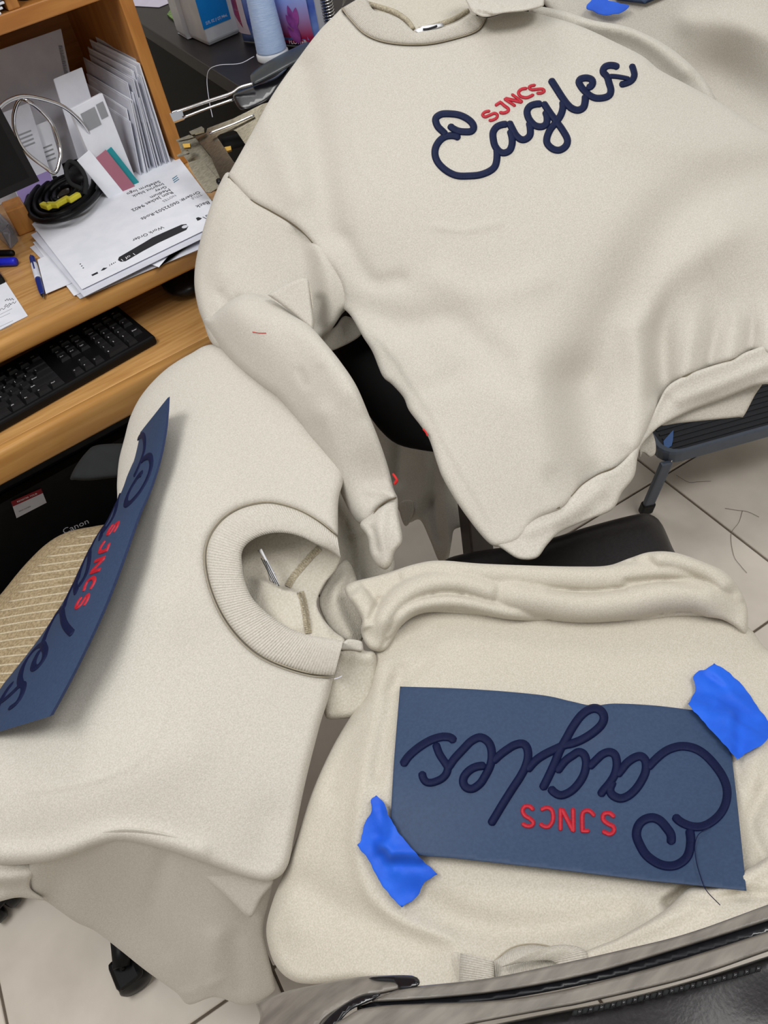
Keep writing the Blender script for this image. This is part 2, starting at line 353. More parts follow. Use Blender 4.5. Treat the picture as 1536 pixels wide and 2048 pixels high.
def band(name, outer, inner, dr, m, parent, ribs=0, nseg=8, bulge=.006, amp=.0007, off=0.0, tuck=.012):
    """knit band (collar, cuff, hem) between two outlines, with real ribs across it"""
    N = max(40, ribs*5); o = crom(outer, 3); i_ = crom(inner, 3)
    rs = lambda c: np.stack([np.interp(np.linspace(0, 1, N), np.linspace(0, 1, len(c)), c[:, k]) for k in (0, 1)], -1)
    def arc(c):
        L = np.concatenate([[0], np.cumsum(np.linalg.norm(np.diff(c, axis=0), axis=1))]); u = np.linspace(0, L[-1], N); return np.stack([np.interp(u, L, c[:, k]) for k in (0, 1)], -1)
    o = arc(o); i_ = arc(i_); V = []; UV = []
    rp = amp*np.sin(np.arange(N)/N*ribs*2*math.pi) if ribs else np.zeros(N)
    rows = [(-.02, .010)]+[(j/nseg, 0) for j in range(nseg+1)]+[(.985, tuck*.5), (.95, tuck)]
    for t, ex in rows:
        q = o*(1-t)+i_*t; tt = min(max(t, 0), 1); prof = bulge*math.sqrt(max(0, 1-(2*tt-1)**2))+(.0015)
        d = dr.D(q[:, 0], q[:, 1])+off-prof+ex-(rp if ex == 0 else 0)
        V.append(P(q[:, 0], q[:, 1], d)); UV.append(np.stack([np.arange(N)/N*3, np.full(N, tt*.2)], -1))
    k = len(rows); A = np.stack(V, 1).reshape(-1, 3); U = np.stack(UV, 1).reshape(-1, 2)
    Fc = [(a*k+b, a*k+b+1, (a+1)*k+b+1, (a+1)*k+b) for a in range(N-1) for b in range(k-1)]
    return mesh(name, A, Fc, m, parent, True, U)
def seam(name, path, dr, parent, m=None, rad=.0011, off=.0002, dash=False):
    c = crom(path, 6); d = dr.D(c[:, 0], c[:, 1])+off
    return tube(name, P(c[:, 0], c[:, 1], d), rad, m or SEAM, parent, 5, raw=True)

# ================================================================== SETTING: tiled floor
TA = math.radians(-5); tu = np.array([math.cos(TA), math.sin(TA)]); tv = np.array([-math.sin(TA), math.cos(TA)]); TS = .413
fl = mesh('floor', [(-2.4, -1.6, -.006), (3.2, -1.6, -.006), (3.2, 3.4, -.006), (-2.4, 3.4, -.006), (-2.4, -1.6, -.05), (3.2, -1.6, -.05), (3.2, 3.4, -.05), (-2.4, 3.4, -.05)],
          [(0, 1, 2, 3), (7, 6, 5, 4), (0, 4, 5, 1), (1, 5, 6, 2), (2, 6, 7, 3), (3, 7, 4, 0)], GROUT); tag(fl, kind='structure')
bm = bmesh.new(); bmesh.ops.create_cube(bm, size=1); bmesh.ops.scale(bm, vec=(TS-.005, TS-.005, .008), verts=bm.verts)
bmesh.ops.bevel(bm, geom=[e for e in bm.edges], offset=.0015, segments=1, affect='EDGES'); tme = bpy.data.meshes.new('tile'); bm.to_mesh(tme); bm.free(); tme.materials.append(TILE)
for i in range(-4, 8):
    for j in range(-4, 8):
        c = tu*(-.61+TS*(i+.5))+tv*(.43+TS*(j+.5))
        if not (-2.2 < c[0] < 3.0 and -1.4 < c[1] < 3.2): continue
        o = bpy.data.objects.new('tile', tme); COL.objects.link(o); o.location = (c[0], c[1], -.004+random.uniform(-.0004, .0004)); o.rotation_euler = (0, 0, TA); o.parent = fl

WALLM = mat('painted_wall', srgb(226, 222, 214), .8, scale=5, bump=.03)
for nm, q in (('wall_back', ((-2.4, 3.4), (3.2, 3.48))), ('wall_front', ((-2.4, -1.68), (3.2, -1.6))), ('wall_left', ((-2.48, -1.68), (-2.4, 3.48))), ('wall_right', ((3.2, -1.68), (3.28, 3.48)))):
    tag(abox(nm, q[0][0], q[1][0], q[0][1], q[1][1], -.05, 2.75, WALLM, None, 0), kind='structure')

# ================================================================== DESK with hutch and keyboard tray
DX0, DX1 = -1.25, .52; DY0, DY1 = 1.216, 1.92; DZ = .76
desk = thing('desk', 'honey wood computer desk with hutch and pull-out keyboard tray', 'desk', (0, 1.5, 0))
abox('desktop', DX0, DX1, DY0+.02, DY1, DZ-.03, DZ, WOOD, desk, .002)
def roundbar(name, x0, x1, yc, zc, ry, rz, m, parent):
    prof = [(math.cos(a)*abs(math.cos(a))**-.45*ry if abs(math.cos(a)) > 1e-6 else 0, math.sin(a)*abs(math.sin(a))**-.45*rz if abs(math.sin(a)) > 1e-6 else 0) for a in np.linspace(0, 2*math.pi, 28, endpoint=False)]
    V = [(x, yc+p, zc+q) for x in (x0, x1) for p, q in prof]; n = len(prof)
    Fc = [(i, (i+1) % n, n+(i+1) % n, n+i) for i in range(n)]+[tuple(range(n))[::-1], tuple(range(n, 2*n))]
    bm_ = mesh(name, V, Fc, m, parent, False); bm_.data.polygons.foreach_set('use_smooth', [True]*n+[False, False]); return bm_
roundbar('desk_edge', DX0, DX1, DY0+.018, DZ-.0165, .020, .0172, WOODF, desk)
tray = abox('keyboard_tray', DX0+.05, DX1-.08, 1.122, 1.62, .640, .660, WOOD, desk, .002)
roundbar('tray_edge', DX0+.05, DX1-.08, 1.115, .632, .013, .029, WOODF, desk)
abox('side_panel', DX0, DX0+.03, 1.25, DY1, 0, DZ-.03, WOODV, desk); abox('side_panel', DX1-.035, DX1-.005, 1.25, DY1, 0, DZ-.03, WOODV, desk)
abox('back_panel', DX0, DX1, DY1-.02, DY1, .1, DZ-.03, CABSIDE, desk)  # desk back coloured black to stand in for the under-desk shade
HY = 1.54; HX1 = .515
abox('hutch_upright', HX1-.024, HX1, HY, DY1, DZ, 1.55, WOODV, desk, .002)
abox('hutch_upright', DX0, DX0+.024, HY, DY1, DZ, 1.55, WOODV, desk, .002)
SZ = 1.06
abox('hutch_shelf', DX0+.024, HX1-.024, HY, DY1, SZ, SZ+.026, WOODH, desk, .002)
abox('hutch_top', DX0, HX1, HY, DY1, 1.55, 1.575, WOODH, desk, .002)
abox('hutch_back', DX0, HX1, DY1-.012, DY1, DZ, 1.56, WOODH, desk, .001)
XD = float(PY(23, 32, HY)[0])
for x in (XD, XD-.24): abox('hutch_divider', x, x+.02, HY+.002, DY1-.02, SZ+.026, 1.55, WOODV, desk, .002)
# things on the hutch shelf, seen above it on the left
for k in range(5):
    o = box('folded_paper', (.19, .24, .0035), Matrix.Translation((XD-.102+.002*k, HY+.125-.004*k, SZ+.030+.0062*k)) @ Matrix.Rotation(.03*k-.05, 4, 'Z') @ Matrix.Rotation(.02, 4, 'X'), PAPER, None, .001)
    tag(o, 'white folded paper, %s in the open pile on the upper hutch shelf' % ['lowest', 'second lowest', 'middle', 'second highest', 'topmost'][k], 'paper', 'folded papers on the hutch shelf')
    o = None
o = lathe('dark_tape_roll', [(.0, 0), (.028, 0), (.03, .002), (.03, .046), (.028, .048), (0, .048)], Matrix.Translation((XD+.062, HY+.05, SZ+.0265)), BLACKS); tag(o, 'small black canister standing on the hutch shelf beside the divider', 'canister'); o.name = 'canister'
o = box('white_carton', (.07, .12, .09), Matrix.Translation((XD+.14, HY+.09, SZ+.0265+.045)), PAPER2, None, .003); tag(o, 'small pale carton on the hutch shelf right of the black canister', 'box'); o.name = 'carton'

# ---- envelopes and letters in the hutch bay
def card(name, w, h, th, M, m, label, cat, group=None):
    o = box(name, (w, th, h), M @ Matrix.Translation((0, 0, h/2)), m, None, .0008, 1); return tag(o, label, cat, group)
Y0 = HY+.02
def pcard(name, br, tr, w, yb, yt, th, m, label, cat, turn=0.0):
    p0 = PY(*br, yb); p1 = PY(*tr, yt); p0 = p0+(p0-p1)*max(0, (p0[2]-DZ-.001)/(p1[2]-p0[2]))
    l = np.array([-math.cos(turn), math.sin(turn), 0]); up_ = p1-p0; nn = np.cross(l, up_); nn /= np.linalg.norm(nn); nn = nn if nn[1] > 0 else -nn
    o = prism(name, [p0, p0+l*w, p1+l*w, p1], th, m, None, nn, min(.0008, th*.3)); tag(o, label, cat); o['fr'] = [float(v) for v in list(p0)+list(l)+list(up_)+list(nn)]; return o
def oncard(c, u, v, o_=.0006):
    f = np.array(list(c['fr'])); return f[:3]+f[3:6]*u+f[6:9]*v-f[9:12]*o_
big = pcard('large_envelope', (180, 338), (122, 57), .30, 1.70, 1.765, .003, PAPER2, 'large white envelope leaning upright behind the silver wire hoop', 'envelope', .05)
n_ = 19
ORD = 'first second third fourth fifth sixth seventh eighth ninth tenth eleventh twelfth thirteenth fourteenth fifteenth sixteenth seventeenth eighteenth nineteenth'.split()
for k in range(n_):
    x = .412+k*.0039; hh = random.uniform(.125, .150)+.055*(k/n_)-(.015 if k % 5 == 0 else 0); dp = random.uniform(.20, .24)
    M = Matrix.Translation((x, 1.535+dp/2+random.uniform(0, .03), DZ+.001)) @ Matrix.Rotation(random.uniform(-.012, .012)+.20-.17*k/n_, 4, 'Y') @ Matrix.Rotation(random.uniform(-.012, .012), 4, 'Z')
    o = box('envelope', (.0018, dp, hh), M @ Matrix.Translation((0, 0, hh/2)), PAPER if k % 3 else PAPER2, None, .0007, 1)
    tag(o, 'white envelope, %s counted from the hutch upright in the packed filed row' % ORD[n_-1-k], 'envelope', 'envelopes filed in the desk hutch')
    fb = box('flap', (.0008, dp*.96, hh*.42), M @ Matrix.Translation((-.0016, 0, hh*.77)), PAPER2, o, .0002, 1)
q = pcard('addressed_envelope', (258, 322), (205, 186), .072, 1.540, 1.556, .010, PAPER, 'small white window envelope with grey stamp print beside the filed row', 'envelope', -.25)
pcard('grey_card', (196, 240), (164, 134), .06, 1.60, 1.64, .004, PAPER2, 'plain grey-white card behind the small printed envelope', 'card', -.1)
bl = pcard('bank_letter', (97, 330), (58, 205), .075, 1.640, 1.68, .002, PAPER2, 'printed letter with a lilac bar seen through the wire hoop', 'letter')
lb = pcard('narrow_letter', (126, 336), (98, 240), .045, 1.648, 1.68, .002, PAPER, 'narrow printed letter leaning right of the lilac-barred letter', 'letter')
def rectcard(name, c, u0, u1, v0, v1, m_): f = np.array(list(c['fr'])); prism(name, [oncard(c, u0, v0), oncard(c, u1, v0), oncard(c, u1, v1), oncard(c, u0, v1)], .0003, m_, c, tuple(-f[9:12]))
rectcard('lilac_bar', bl, .002, .074, .10, .32, LILAC)
for v_ in (.62, .66, .70, .74): rectcard('printed_line', bl, .012, .052, v_, v_+.014, INKG)
for v_ in (.5, .56, .62, .68): rectcard('printed_line', lb, .008, .036, v_, v_+.018, INKG)
rectcard('printed_stamp', q, .026, .058, .74, .92, INKG); rectcard('printed_stamp', q, .006, .022, .78, .93, INKG)
f_ = np.array(list(big['fr']))
for v0, v1 in ((.90, .60), (.47, .30)):
    a_, b_ = oncard(big, .012, v0), oncard(big, .012, v1); text('printed_code', 'lllilliliilllilllilliliilllilllillilliliil'[:42 if v0 > .8 else 22], a_, b_, -f_[9:12], INK, big, aspect=1.3)
for c_ in (big, q, bl, lb): del c_['fr']
for o in COL.objects:
    if 'fr' in o.keys(): del o['fr']

# ---- clear sleeve with coloured cards
sl = thing('clear_card_sleeve', 'clear plastic sleeve holding teal and pink cards before the filed envelopes', 'card sleeve', Ph(235, 340, DZ))
for nm, x, dx, m_, h_ in (('pink_card', .362, .030, PINK, .085), ('teal_card', .383, .014, TEAL, .085), ('white_card', .335, .030, PAPER, .095)):
    box(nm, (dx, .003, h_), Matrix.Translation((x, 1.51+(.012 if nm == 'teal_card' else .004), DZ+.001+h_/2)) @ Matrix.Rotation(-.28, 4, 'Y') @ Matrix.Rotation(-.2, 4, 'X'), m_, sl, .0005, 1)

# ---- silver wire hoop with ball end
hoop = thing('wire_hoop', 'looped silver wire hoop with ball end before the large envelope', 'wire hoop', Ph(150, 350, DZ))
hp = [(203, 345), (197, 332), (193, 303), (178, 268), (155, 236), (118, 209), (55, 193), (15, 203), (-12, 228)]
tube('wire', [PY(x, y, 1.575-.012*i) for i, (x, y) in enumerate(hp)], .0034, CHROME, hoop)
h2 = [(40, 199), (28, 228), (30, 262), (50, 302), (88, 333), (110, 345), (120, 318), (119, 290), (105, 250), (82, 222), (58, 204)]
tube('wire', [PY(x, y, 1.525+.012*math.sin(i)) for i, (x, y) in enumerate(h2)], .0034, CHROME, hoop, closed=True)
lathe('ball_end', [(0, -.009), (.005, -.0075), (.0085, -.003), (.009, 0), (.0085, .003), (.005, .0075), (0, .009)], Matrix.Translation(PY(204, 348, 1.575)), CHROME, hoop, 14)

# ---- monitor
a = P(79, 362, 1.30); b = P(-6, 203, 1.215); left = np.array([-1, -.06, 0]); left /= np.linalg.norm(left)
mon = thing('monitor', 'black flat monitor at left frame edge on the desk', 'monitor', (a[0]-.2, a[1], DZ))
up = b-a; bk = np.cross(left, up); bk /= np.linalg.norm(bk); bk = bk if bk[1] > 0 else -bk
prism('screen_frame', [a, a+left*.5, b+left*.5, b], .022, BLACKS, mon, bk)
ins = lambda s, t: a+left*(.012+s*.48)+up*(.09+t*.88)-bk*.0005
prism('screen', [ins(0, 0), ins(1, 0), ins(1, 1), ins(0, 1)], .0004, BLACK, mon, -bk)
mc = a+left*.25+up*.3+bk*.03; abox('stand', mc[0]-.04, mc[0]+.04, mc[1], mc[1]+.03, DZ+.01, mc[2], BLACK, mon); abox('stand_base', mc[0]-.12, mc[0]+.12, mc[1]-.05, mc[1]+.12, DZ, DZ+.012, BLACK, mon)
# ---- wooden riser under monitor corner
o = box('wood_block', (.035, .05, .05), frame(Ph(38, 432, DZ+.025), (1, -.1, 0)), WOODV, None, .003); tag(o, 'small wooden block on the desk under the monitor corner', 'block')

# ---- black headset bundle with yellow foam ends
hd = thing('cable_bundle', 'coiled black cable bundle on the desk behind the work order sheet', 'cable', Ph(130, 395, DZ))
for k in range(17):
    cx, cy = 130+random.uniform(-5, 5), 384+random.uniform(-5, 5); f_ = [.3, .45, .6, .75, .9, 1][k % 6]*random.uniform(.93, 1.05); rx, ry = 80*f_, 52*f_
    tube('cable', [Ph(cx+rx*math.cos(t), cy+ry*math.sin(t)-.38*rx*math.cos(t), DZ+.006+.0016*k+.004*math.sin(3*t+k)) for t in np.linspace(0, 2*math.pi, 12, endpoint=False)], .0050, BLACK, hd, closed=True, k=4)
tube('cable_loop', [P(170, 388, 1.40), P(172, 360, 1.39), P(160, 335, 1.385), P(140, 323, 1.39), P(132, 340, 1.395), P(140, 365, 1.40), P(165, 378, 1.40)], .004, DGREY, hd)
lathe('ear_cup', [(0, 0), (.030, 0), (.036, .006), (.036, .03), (.028, .04), (0, .042)], Matrix.Translation(Ph(182, 375, DZ+.002)), BLACK, hd)
for x, y, an in ((92, 412, -1.3), (106, 410, -.9), (126, 402, .25), (148, 395, .3)):
    o = box('yellow_plug', (.026, .011, .009), frame(Ph(x, y, DZ+.046), (math.cos(an), math.sin(an), 0)), YELLOW, hd, .002)

# ---- papers: loose work order sheets
def sheet(name, px, h, m, label, cat, group=None, th=.0006):
    o = prism(name, [Ph(x, y, h) for x, y in px], th, m); return tag(o, label, cat, group)
base = [(57, 440), (352, 308), (452, 440), (164, 579)]
und = [[(66, 485), (330, 360), (420, 470), (148, 592)], [(60, 495), (300, 380), (420, 490), (160, 598)], [(75, 520), (260, 430), (300, 500), (92, 588)], [(62, 470), (340, 330), (440, 460), (168, 594)], [(70, 460), (300, 350), (395, 452), (157, 572)]]
lab = ['white sheet near the bottom of the paper stack with a jagged left corner', 'white sheet at the very bottom of the desk paper stack', 'small folded slip poking out beside the blue pen under the stack', 'white sheet second from top of the work order stack', 'white sheet in the middle of the work order stack']
for k, (q_, l_) in enumerate(zip(und, lab)):
    sheet('paper_sheet', q_, DZ+.0008+[.0022, .0008, .0036, .0095, .0065][k], PAPER2 if k % 2 else PAPER, l_, 'paper', 'sheets in the work order stack')
wz = DZ+.013
wo = sheet('work_order_sheet', base, wz, PAPER, 'printed work order sheet on top of the paper stack on the desk', 'paper')
slip = sheet('paper_slip', [(285, 522), (388, 482), (352, 495), (318, 535)], DZ+.006, PAPER, 'small triangular paper corner sticking out over the desk edge', 'paper')
def wt(s, x0, y0, x1, y1, m=INK, asp=1.35): text('printed_text', s, Ph(x0, y0, wz+.0006), Ph(x1, y1, wz+.0006), (0, 0, 1), m, wo, aspect=asp)
zz = lambda x, y: (150+x/5.12, 330+y/5.12)
for s, a0, b0, m_ in (('Work Order', (895, 625), (580, 765), INK), ('Order#: 06032503-Rodz', (1262, 268), (668, 548), INK), ('Rain Jacket 9402', (985, 270), (572, 458), INK), ('Medium', (958, 242), (765, 325), INK), ('Grey', (925, 215), (815, 262), INK),
                      ('Imprint black', (895, 185), (580, 315), INK), ('Safefarm logo', (862, 160), (525, 290), INK), ('NOTES', (1020, 305), (890, 368), INKG), ('TITLE', (1290, 295), (1185, 342), INKG), ('< Back', (1425, 345), (1230, 420), INK), ('10:01', (1420, 470), (1305, 535), INK)):
    wt(s, *zz(*a0), *zz(*b0), m=m_)
bar = [zz(450, 945), zz(700, 800), zz(790, 745), zz(900, 695), zz(1090, 612), zz(1140, 605), zz(1160, 630), zz(1140, 665), zz(1000, 730), zz(850, 800), zz(700, 880), zz(520, 985), zz(470, 992), zz(440, 975)]
decal('printed_bar', [Ph(x, y, wz+.0006) for x, y in bar], INK, wo)
text('printed_text', '1 of 1', Ph(*zz(600, 905), wz+.0012), Ph(*zz(470, 968), wz+.0012), (0, 0, 1), WHITE, wo)
c0 = Ph(*zz(1125, 632), wz+.001); decal('printed_dot', [c0+np.array([.0055*math.cos(t), .0055*math.sin(t), 0]) for t in np.linspace(0, 2*math.pi, 16, endpoint=False)], PAPER2, wo)
for k in range(3):
    a_ = zz(1000+k*4, 120+k*25-10); b_ = zz(1050+k*8, 105+k*18-5)
    decal('printed_line', [Ph(zz(995+k*8, 140+k*18)[0], zz(995+k*8, 140+k*18)[1], wz+.0006), Ph(*zz(1045+k*10, 106+k*18), wz+.0006), Ph(*zz(1047+k*10, 112+k*18), wz+.0006), Ph(*zz(998+k*8, 147+k*18), wz+.0006)], INKT, wo)
for x, y in ((55, 1015), (70, 1035), (85, 1055)):
    c0 = Ph(*zz(x, y), wz+.0006); decal('printed_dot', [c0+np.array([.0014*math.cos(t), .0014*math.sin(t), 0]) for t in np.linspace(0, 2*math.pi, 8, endpoint=False)], INK, wo)
decal('printed_icon', [Ph(*zz(*p), wz+.0006) for p in ((168, 1125), (230, 1095), (238, 1110), (178, 1138))], INK, wo)
decal('printed_icon', [Ph(*zz(*p), wz+.0006) for p in ((265, 1085), (290, 1055), (332, 1052), (300, 1075))], INK, wo)
for k, (x, y) in enumerate(((355, 1035), (375, 1022), (395, 1010), (412, 998))):
    s_ = 1+k*0; decal('printed_icon', [Ph(*zz(x-4, y-16+4*k), wz+.0006), Ph(*zz(x+4, y-18+4*k), wz+.0006), Ph(*zz(x+6, y), wz+.0006), Ph(*zz(x-2, y+3), wz+.0006)], INK if k else INKG, wo)
decal('printed_icon', [Ph(*zz(*p), wz+.0006) for p in ((1238, 545), (1262, 535), (1300, 545), (1285, 560), (1255, 572))], INK, wo)

# ---- receipt at left
rc = sheet('receipt', [(-70, 575), (-4, 540), (56, 632), (-30, 675)], DZ+.0008, PAPER, 'white receipt with handwriting at the left end of the desk', 'receipt')
for k in range(4):
    text('printed_text', ['tel. number', 'total 75.017', 'date of the order', 'signature'][k][:14], Ph(46-3+k*4-10, 612+k*13+0, DZ+.0014), Ph(-12+k*4, 640+k*12, DZ+.0014), (0, 0, 1), INKG if k > 1 else INK, rc) if False else None
for k, (x0, y0, x1, y1) in enumerate(((10, 600, 28, 598), (8, 612, 32, 604), (-10, 625, 22, 610), (-6, 632, 24, 617), (-10, 640, 20, 626), (-4, 655, 26, 641), (-4, 662, 24, 650))):
    tube('pen_mark', [Ph(x0+(x1-x0)*t, y0+(y1-y0)*t+(2.2*math.sin(t*22+k) if k < 3 else .3), DZ+.0015) for t in np.linspace(0, 1, 14)], .0004, INK if k < 3 else INKG, rc, 4, 2)

# ---- pens and small desk things
pen = thing('ballpoint_pen', 'blue and grey ballpoint pen lying beside the paper stack', 'pen', Ph(78, 552, DZ))
pa, pb = Ph(64, 515, DZ+.006), Ph(87, 596, DZ+.005); pv = pb-pa
tube('barrel', [pa+pv*t for t in (0, .02, .3, .5)], [.003, .005, .0052, .0052], BLUEP, pen, 10); tube('grip', [pa+pv*t for t in (.18, .3, .55)], [.0054, .0056, .0055], PAPER2, pen, 10)
tube('lower_barrel', [pa+pv*t for t in (.55, .8, .93)], [.0053, .005, .0035], BLUEP, pen, 10); tube('tip', [pa+pv*t for t in (.93, .97, 1)], [.0032, .002, .0006], STEEL, pen, 10)
tube('clip', [pa+pv*t+np.array([0, 0, .006]) for t in (.02, .2, .36)], .0013, BLUEP, pen, 6)
mk = thing('marker_pen', 'black and bright blue marker lying at the left end of the desk', 'marker', Ph(15, 520, DZ))
ma, mb = Ph(31, 523, DZ+.008), Ph(-60, 527, DZ+.008); tube('body', [ma+(mb-ma)*t for t in (0, .03, .5, 1)], [.005, .0075, .0075, .0075], BLUEM, mk, 12)
ma2, mb2 = Ph(26, 506, DZ+.012), Ph(-60, 508, DZ+.012); tube('clip', [ma2+(mb2-ma2)*t for t in (0, .04, .5, 1)], [.003, .006, .006, .006], BLACK, mk, 12)
cb = thing('clear_dispenser', 'clear plastic dispenser box standing near the left end of the desk', 'dispenser', Ph(15, 480, DZ))
q_ = [Ph(38, 482, DZ), Ph(22, 500, DZ), Ph(-12, 470, DZ), Ph(2, 440, DZ)]
prism('case', q_, .035, CLEAR, cb, (0, 0, 1), .002); tube('pivot', [np.mean(q_, 0)+np.array([0, 0, .004]), np.mean(q_, 0)+np.array([0, 0, .03])], .006, BLACK, cb)

# ================================================================== KEYBOARD and MOUSE on the tray
TZ = .660
k0 = Ph(312, 676, TZ+.012); k1 = Ph(0, 852, TZ+.012); kx = (k0-k1); kx[2] = 0; kx /= np.linalg.norm(kx); ky = np.array([-kx[1], kx[0], 0])
KB = thing('keyboard', 'black full-size keyboard on the pull-out tray', 'keyboard', k0-kx*.22+ky*.07-np.array([0, 0, .012]))
KM = frame(k0-np.array([0, 0, .012]), kx)        # local: x to the right, y away, right-front corner at origin
box('case', (.444, .150, .016), KM @ Matrix.Translation((-.222, .075, .009)), BLACK, KB, .004)
keyme = {}
def keymesh(w):
    if w not in keyme:
        bm = bmesh.new(); ww = .0188*w-.0022; h = .0166
        v = [bm.verts.new((sx*ww/2, sy*h/2, 0)) for sx, sy in ((-1, -1), (1, -1), (1, 1), (-1, 1))]+[bm.verts.new((sx*(ww/2-.0018), sy*(h/2-.0018), .0055)) for sx, sy in ((-1, -1), (1, -1), (1, 1), (-1, 1))]
        for f in ((0, 3, 2, 1), (4, 5, 6, 7), (0, 1, 5, 4), (1, 2, 6, 5), (2, 3, 7, 6), (3, 0, 4, 7)): bm.faces.new([v[i] for i in f])
        me = bpy.data.meshes.new('key'); bm.to_mesh(me); bm.free(); me.materials.append(BLACKK); keyme[w] = me
    return keyme[w]
LV = []; LF = []
def key(x, y, w, s=None):
    o = bpy.data.objects.new('key', keymesh(w)); COL.objects.link(o); o.parent = KB; o.matrix_parent_inverse = Matrix.Translation(-Vector(KB.location))
    o.matrix_basis = KM @ Matrix.Translation((x, y, .0172))
    if s:
        V, Fc = glyphs(s); k = .0042 if len(s) < 2 else .0034; b0 = len(LV)
        for v in V: LV.append(KM @ Vector((x-.0055*min(w, 1)-(.0094*(w-1))+v[0]*k*1.2, y+.000+v[1]*k*1.2, .0230)))
        LF.extend([tuple(b0+i for i in f) for f in Fc])
U = .0188; ys = [.016+U*r for r in range(5)]+[.016+U*5.25]
npk = [['0', None, '.', None], ['1', '2', '3', 'Enter'], ['4', '5', '6', None], ['7', '8', '9', '+'], ['Num', '/', '*', '-'], None]
for r in range(5):
    for c in range(4):
        s = npk[r][c]
        if s is None: continue
        w = 2 if (r, c) == (0, 0) else 1
        key(-.018-U*(3-c)+(U/2 if w == 2 else 0), ys[r]+(U*.0), w, s)
for c in range(4): key(-.018-U*(3-c), ys[5], 1, ['calc', 'Esc', 'mute', 'off'][c])
nx = -.018-U*3.45-.014
for c, r, s in ((0, 0, '<'), (1, 0, 'v'), (2, 0, '>'), (1, 1, '^'), (0, 3, 'Del'), (1, 3, 'End'), (2, 3, 'PgD'), (0, 4, 'Ins'), (1, 4, 'Hm'), (2, 4, 'PgU'), (0, 5, 'Prt'), (1, 5, 'Scr'), (2, 5, 'Brk')): key(nx-U*(2.2-c), ys[r], 1, s)
mx = nx-U*3.1-.010
rows = [[('Ctrl', 1.25), ('=', 1.25), ('Fn', 1.25), ('Alt', 1.25), (None, 6.25), ('Alt', 1.25), ('Win', 1.25), ('Ctrl', 1.25)],
        [('Shift', 2.75)]+[(c, 1) for c in '/.,MNBVCXZ']+[('Shift', 2.25)], [('Enter', 2.25)]+[(c, 1) for c in "';LKJHGFDSA"]+[('Caps', 1.75)],
        [('\\', 1.5)]+[(c, 1) for c in '][POIUYTREWQ']+[('Tab', 1.5)], [('<--', 2)]+[(c, 1) for c in '=-0987654321`'], [('F%d' % i, 1) for i in range(12, 0, -1)]+[('Esc', 1)]]
for r, row in enumerate(rows):
    x = mx
    for s, w in row: key(x-U*w/2, ys[r], w, s); x -= U*w*(1.13 if r == 5 else 1)
mesh('key_legends', LV, LF, WHITE, KB)
ms = thing('mouse', 'black computer mouse on the tray partly under the sweatshirt sleeve', 'mouse', Ph(365, 590, TZ))
mc = Ph(366, 578, TZ)
Vm = []; nm_, ns_ = 14, 20
for i in range(nm_+1):
    ph = math.pi*i/nm_
    for j in range(ns_):
        th = 2*math.pi*j/ns_; Vm.append(mc+np.array([.034*math.sin(ph)*math.cos(th)*(1-.12*math.sin(th)), .056*math.sin(ph)*math.sin(th), .001+.017+.020*math.cos(ph)*(1 if math.cos(ph) > 0 else .8)]))
Fm = [(i*ns_+j, (i+1)*ns_+j, (i+1)*ns_+(j+1) % ns_, i*ns_+(j+1) % ns_) for i in range(nm_) for j in range(ns_)]
mesh('shell', Vm, Fm, BLACKS, ms, True); tube('scroll_wheel', [mc+np.array([-.003, .035, .031]), mc+np.array([.003, .035, .031])], .006, DGREY, ms, 12)

# ================================================================== PRINTER below the desk
pr = thing('printer', 'black printer on the floor under the desk, white and red sticker', 'printer', (.05, 1.5, 0))
abox('body', -.40, .46, 1.34, 1.75, .0, .40, BLACK, pr, .02)  # black body oversized to fill the shaded space under the desk
abox('top_cover', -.38, .44, 1.36, 1.72, .40, .43, BLACKS, pr, .01)
abox('paper_tray', -.30, .40, 1.20, 1.36, .06, .20, BLACK, pr, .015)
yf = 1.3395
q_ = [PY(x, y, yf) for x, y in ((22, 1003), (33, 1036), (93, 1005), (82, 977))]; stk = decal('sticker', q_, PAPER2, pr, .0006, (0, -1, 0))
q2 = [PY(x, y, yf-.0007) for x, y in ((22, 1003), (25.5, 1013), (85.5, 986), (82, 977))]; decal('sticker_header', q2, STICKR, stk, .0004, (0, -1, 0))
text('printed_text', 'REGISTER YOUR', PY(35, 1005, yf-.0012), PY(75, 988, yf-.0012), (0, -1, 0), WHITE, stk)
text('printed_text', 'SERIAL NUMBER', PY(38, 1024, yf-.0008), PY(62, 1013, yf-.0008), (0, -1, 0), INK, stk)
text('brand_lettering', 'Canon', PY(128, 1068, yf), PY(178, 1046, yf), (0, -1, 0), PAPER2, pr)

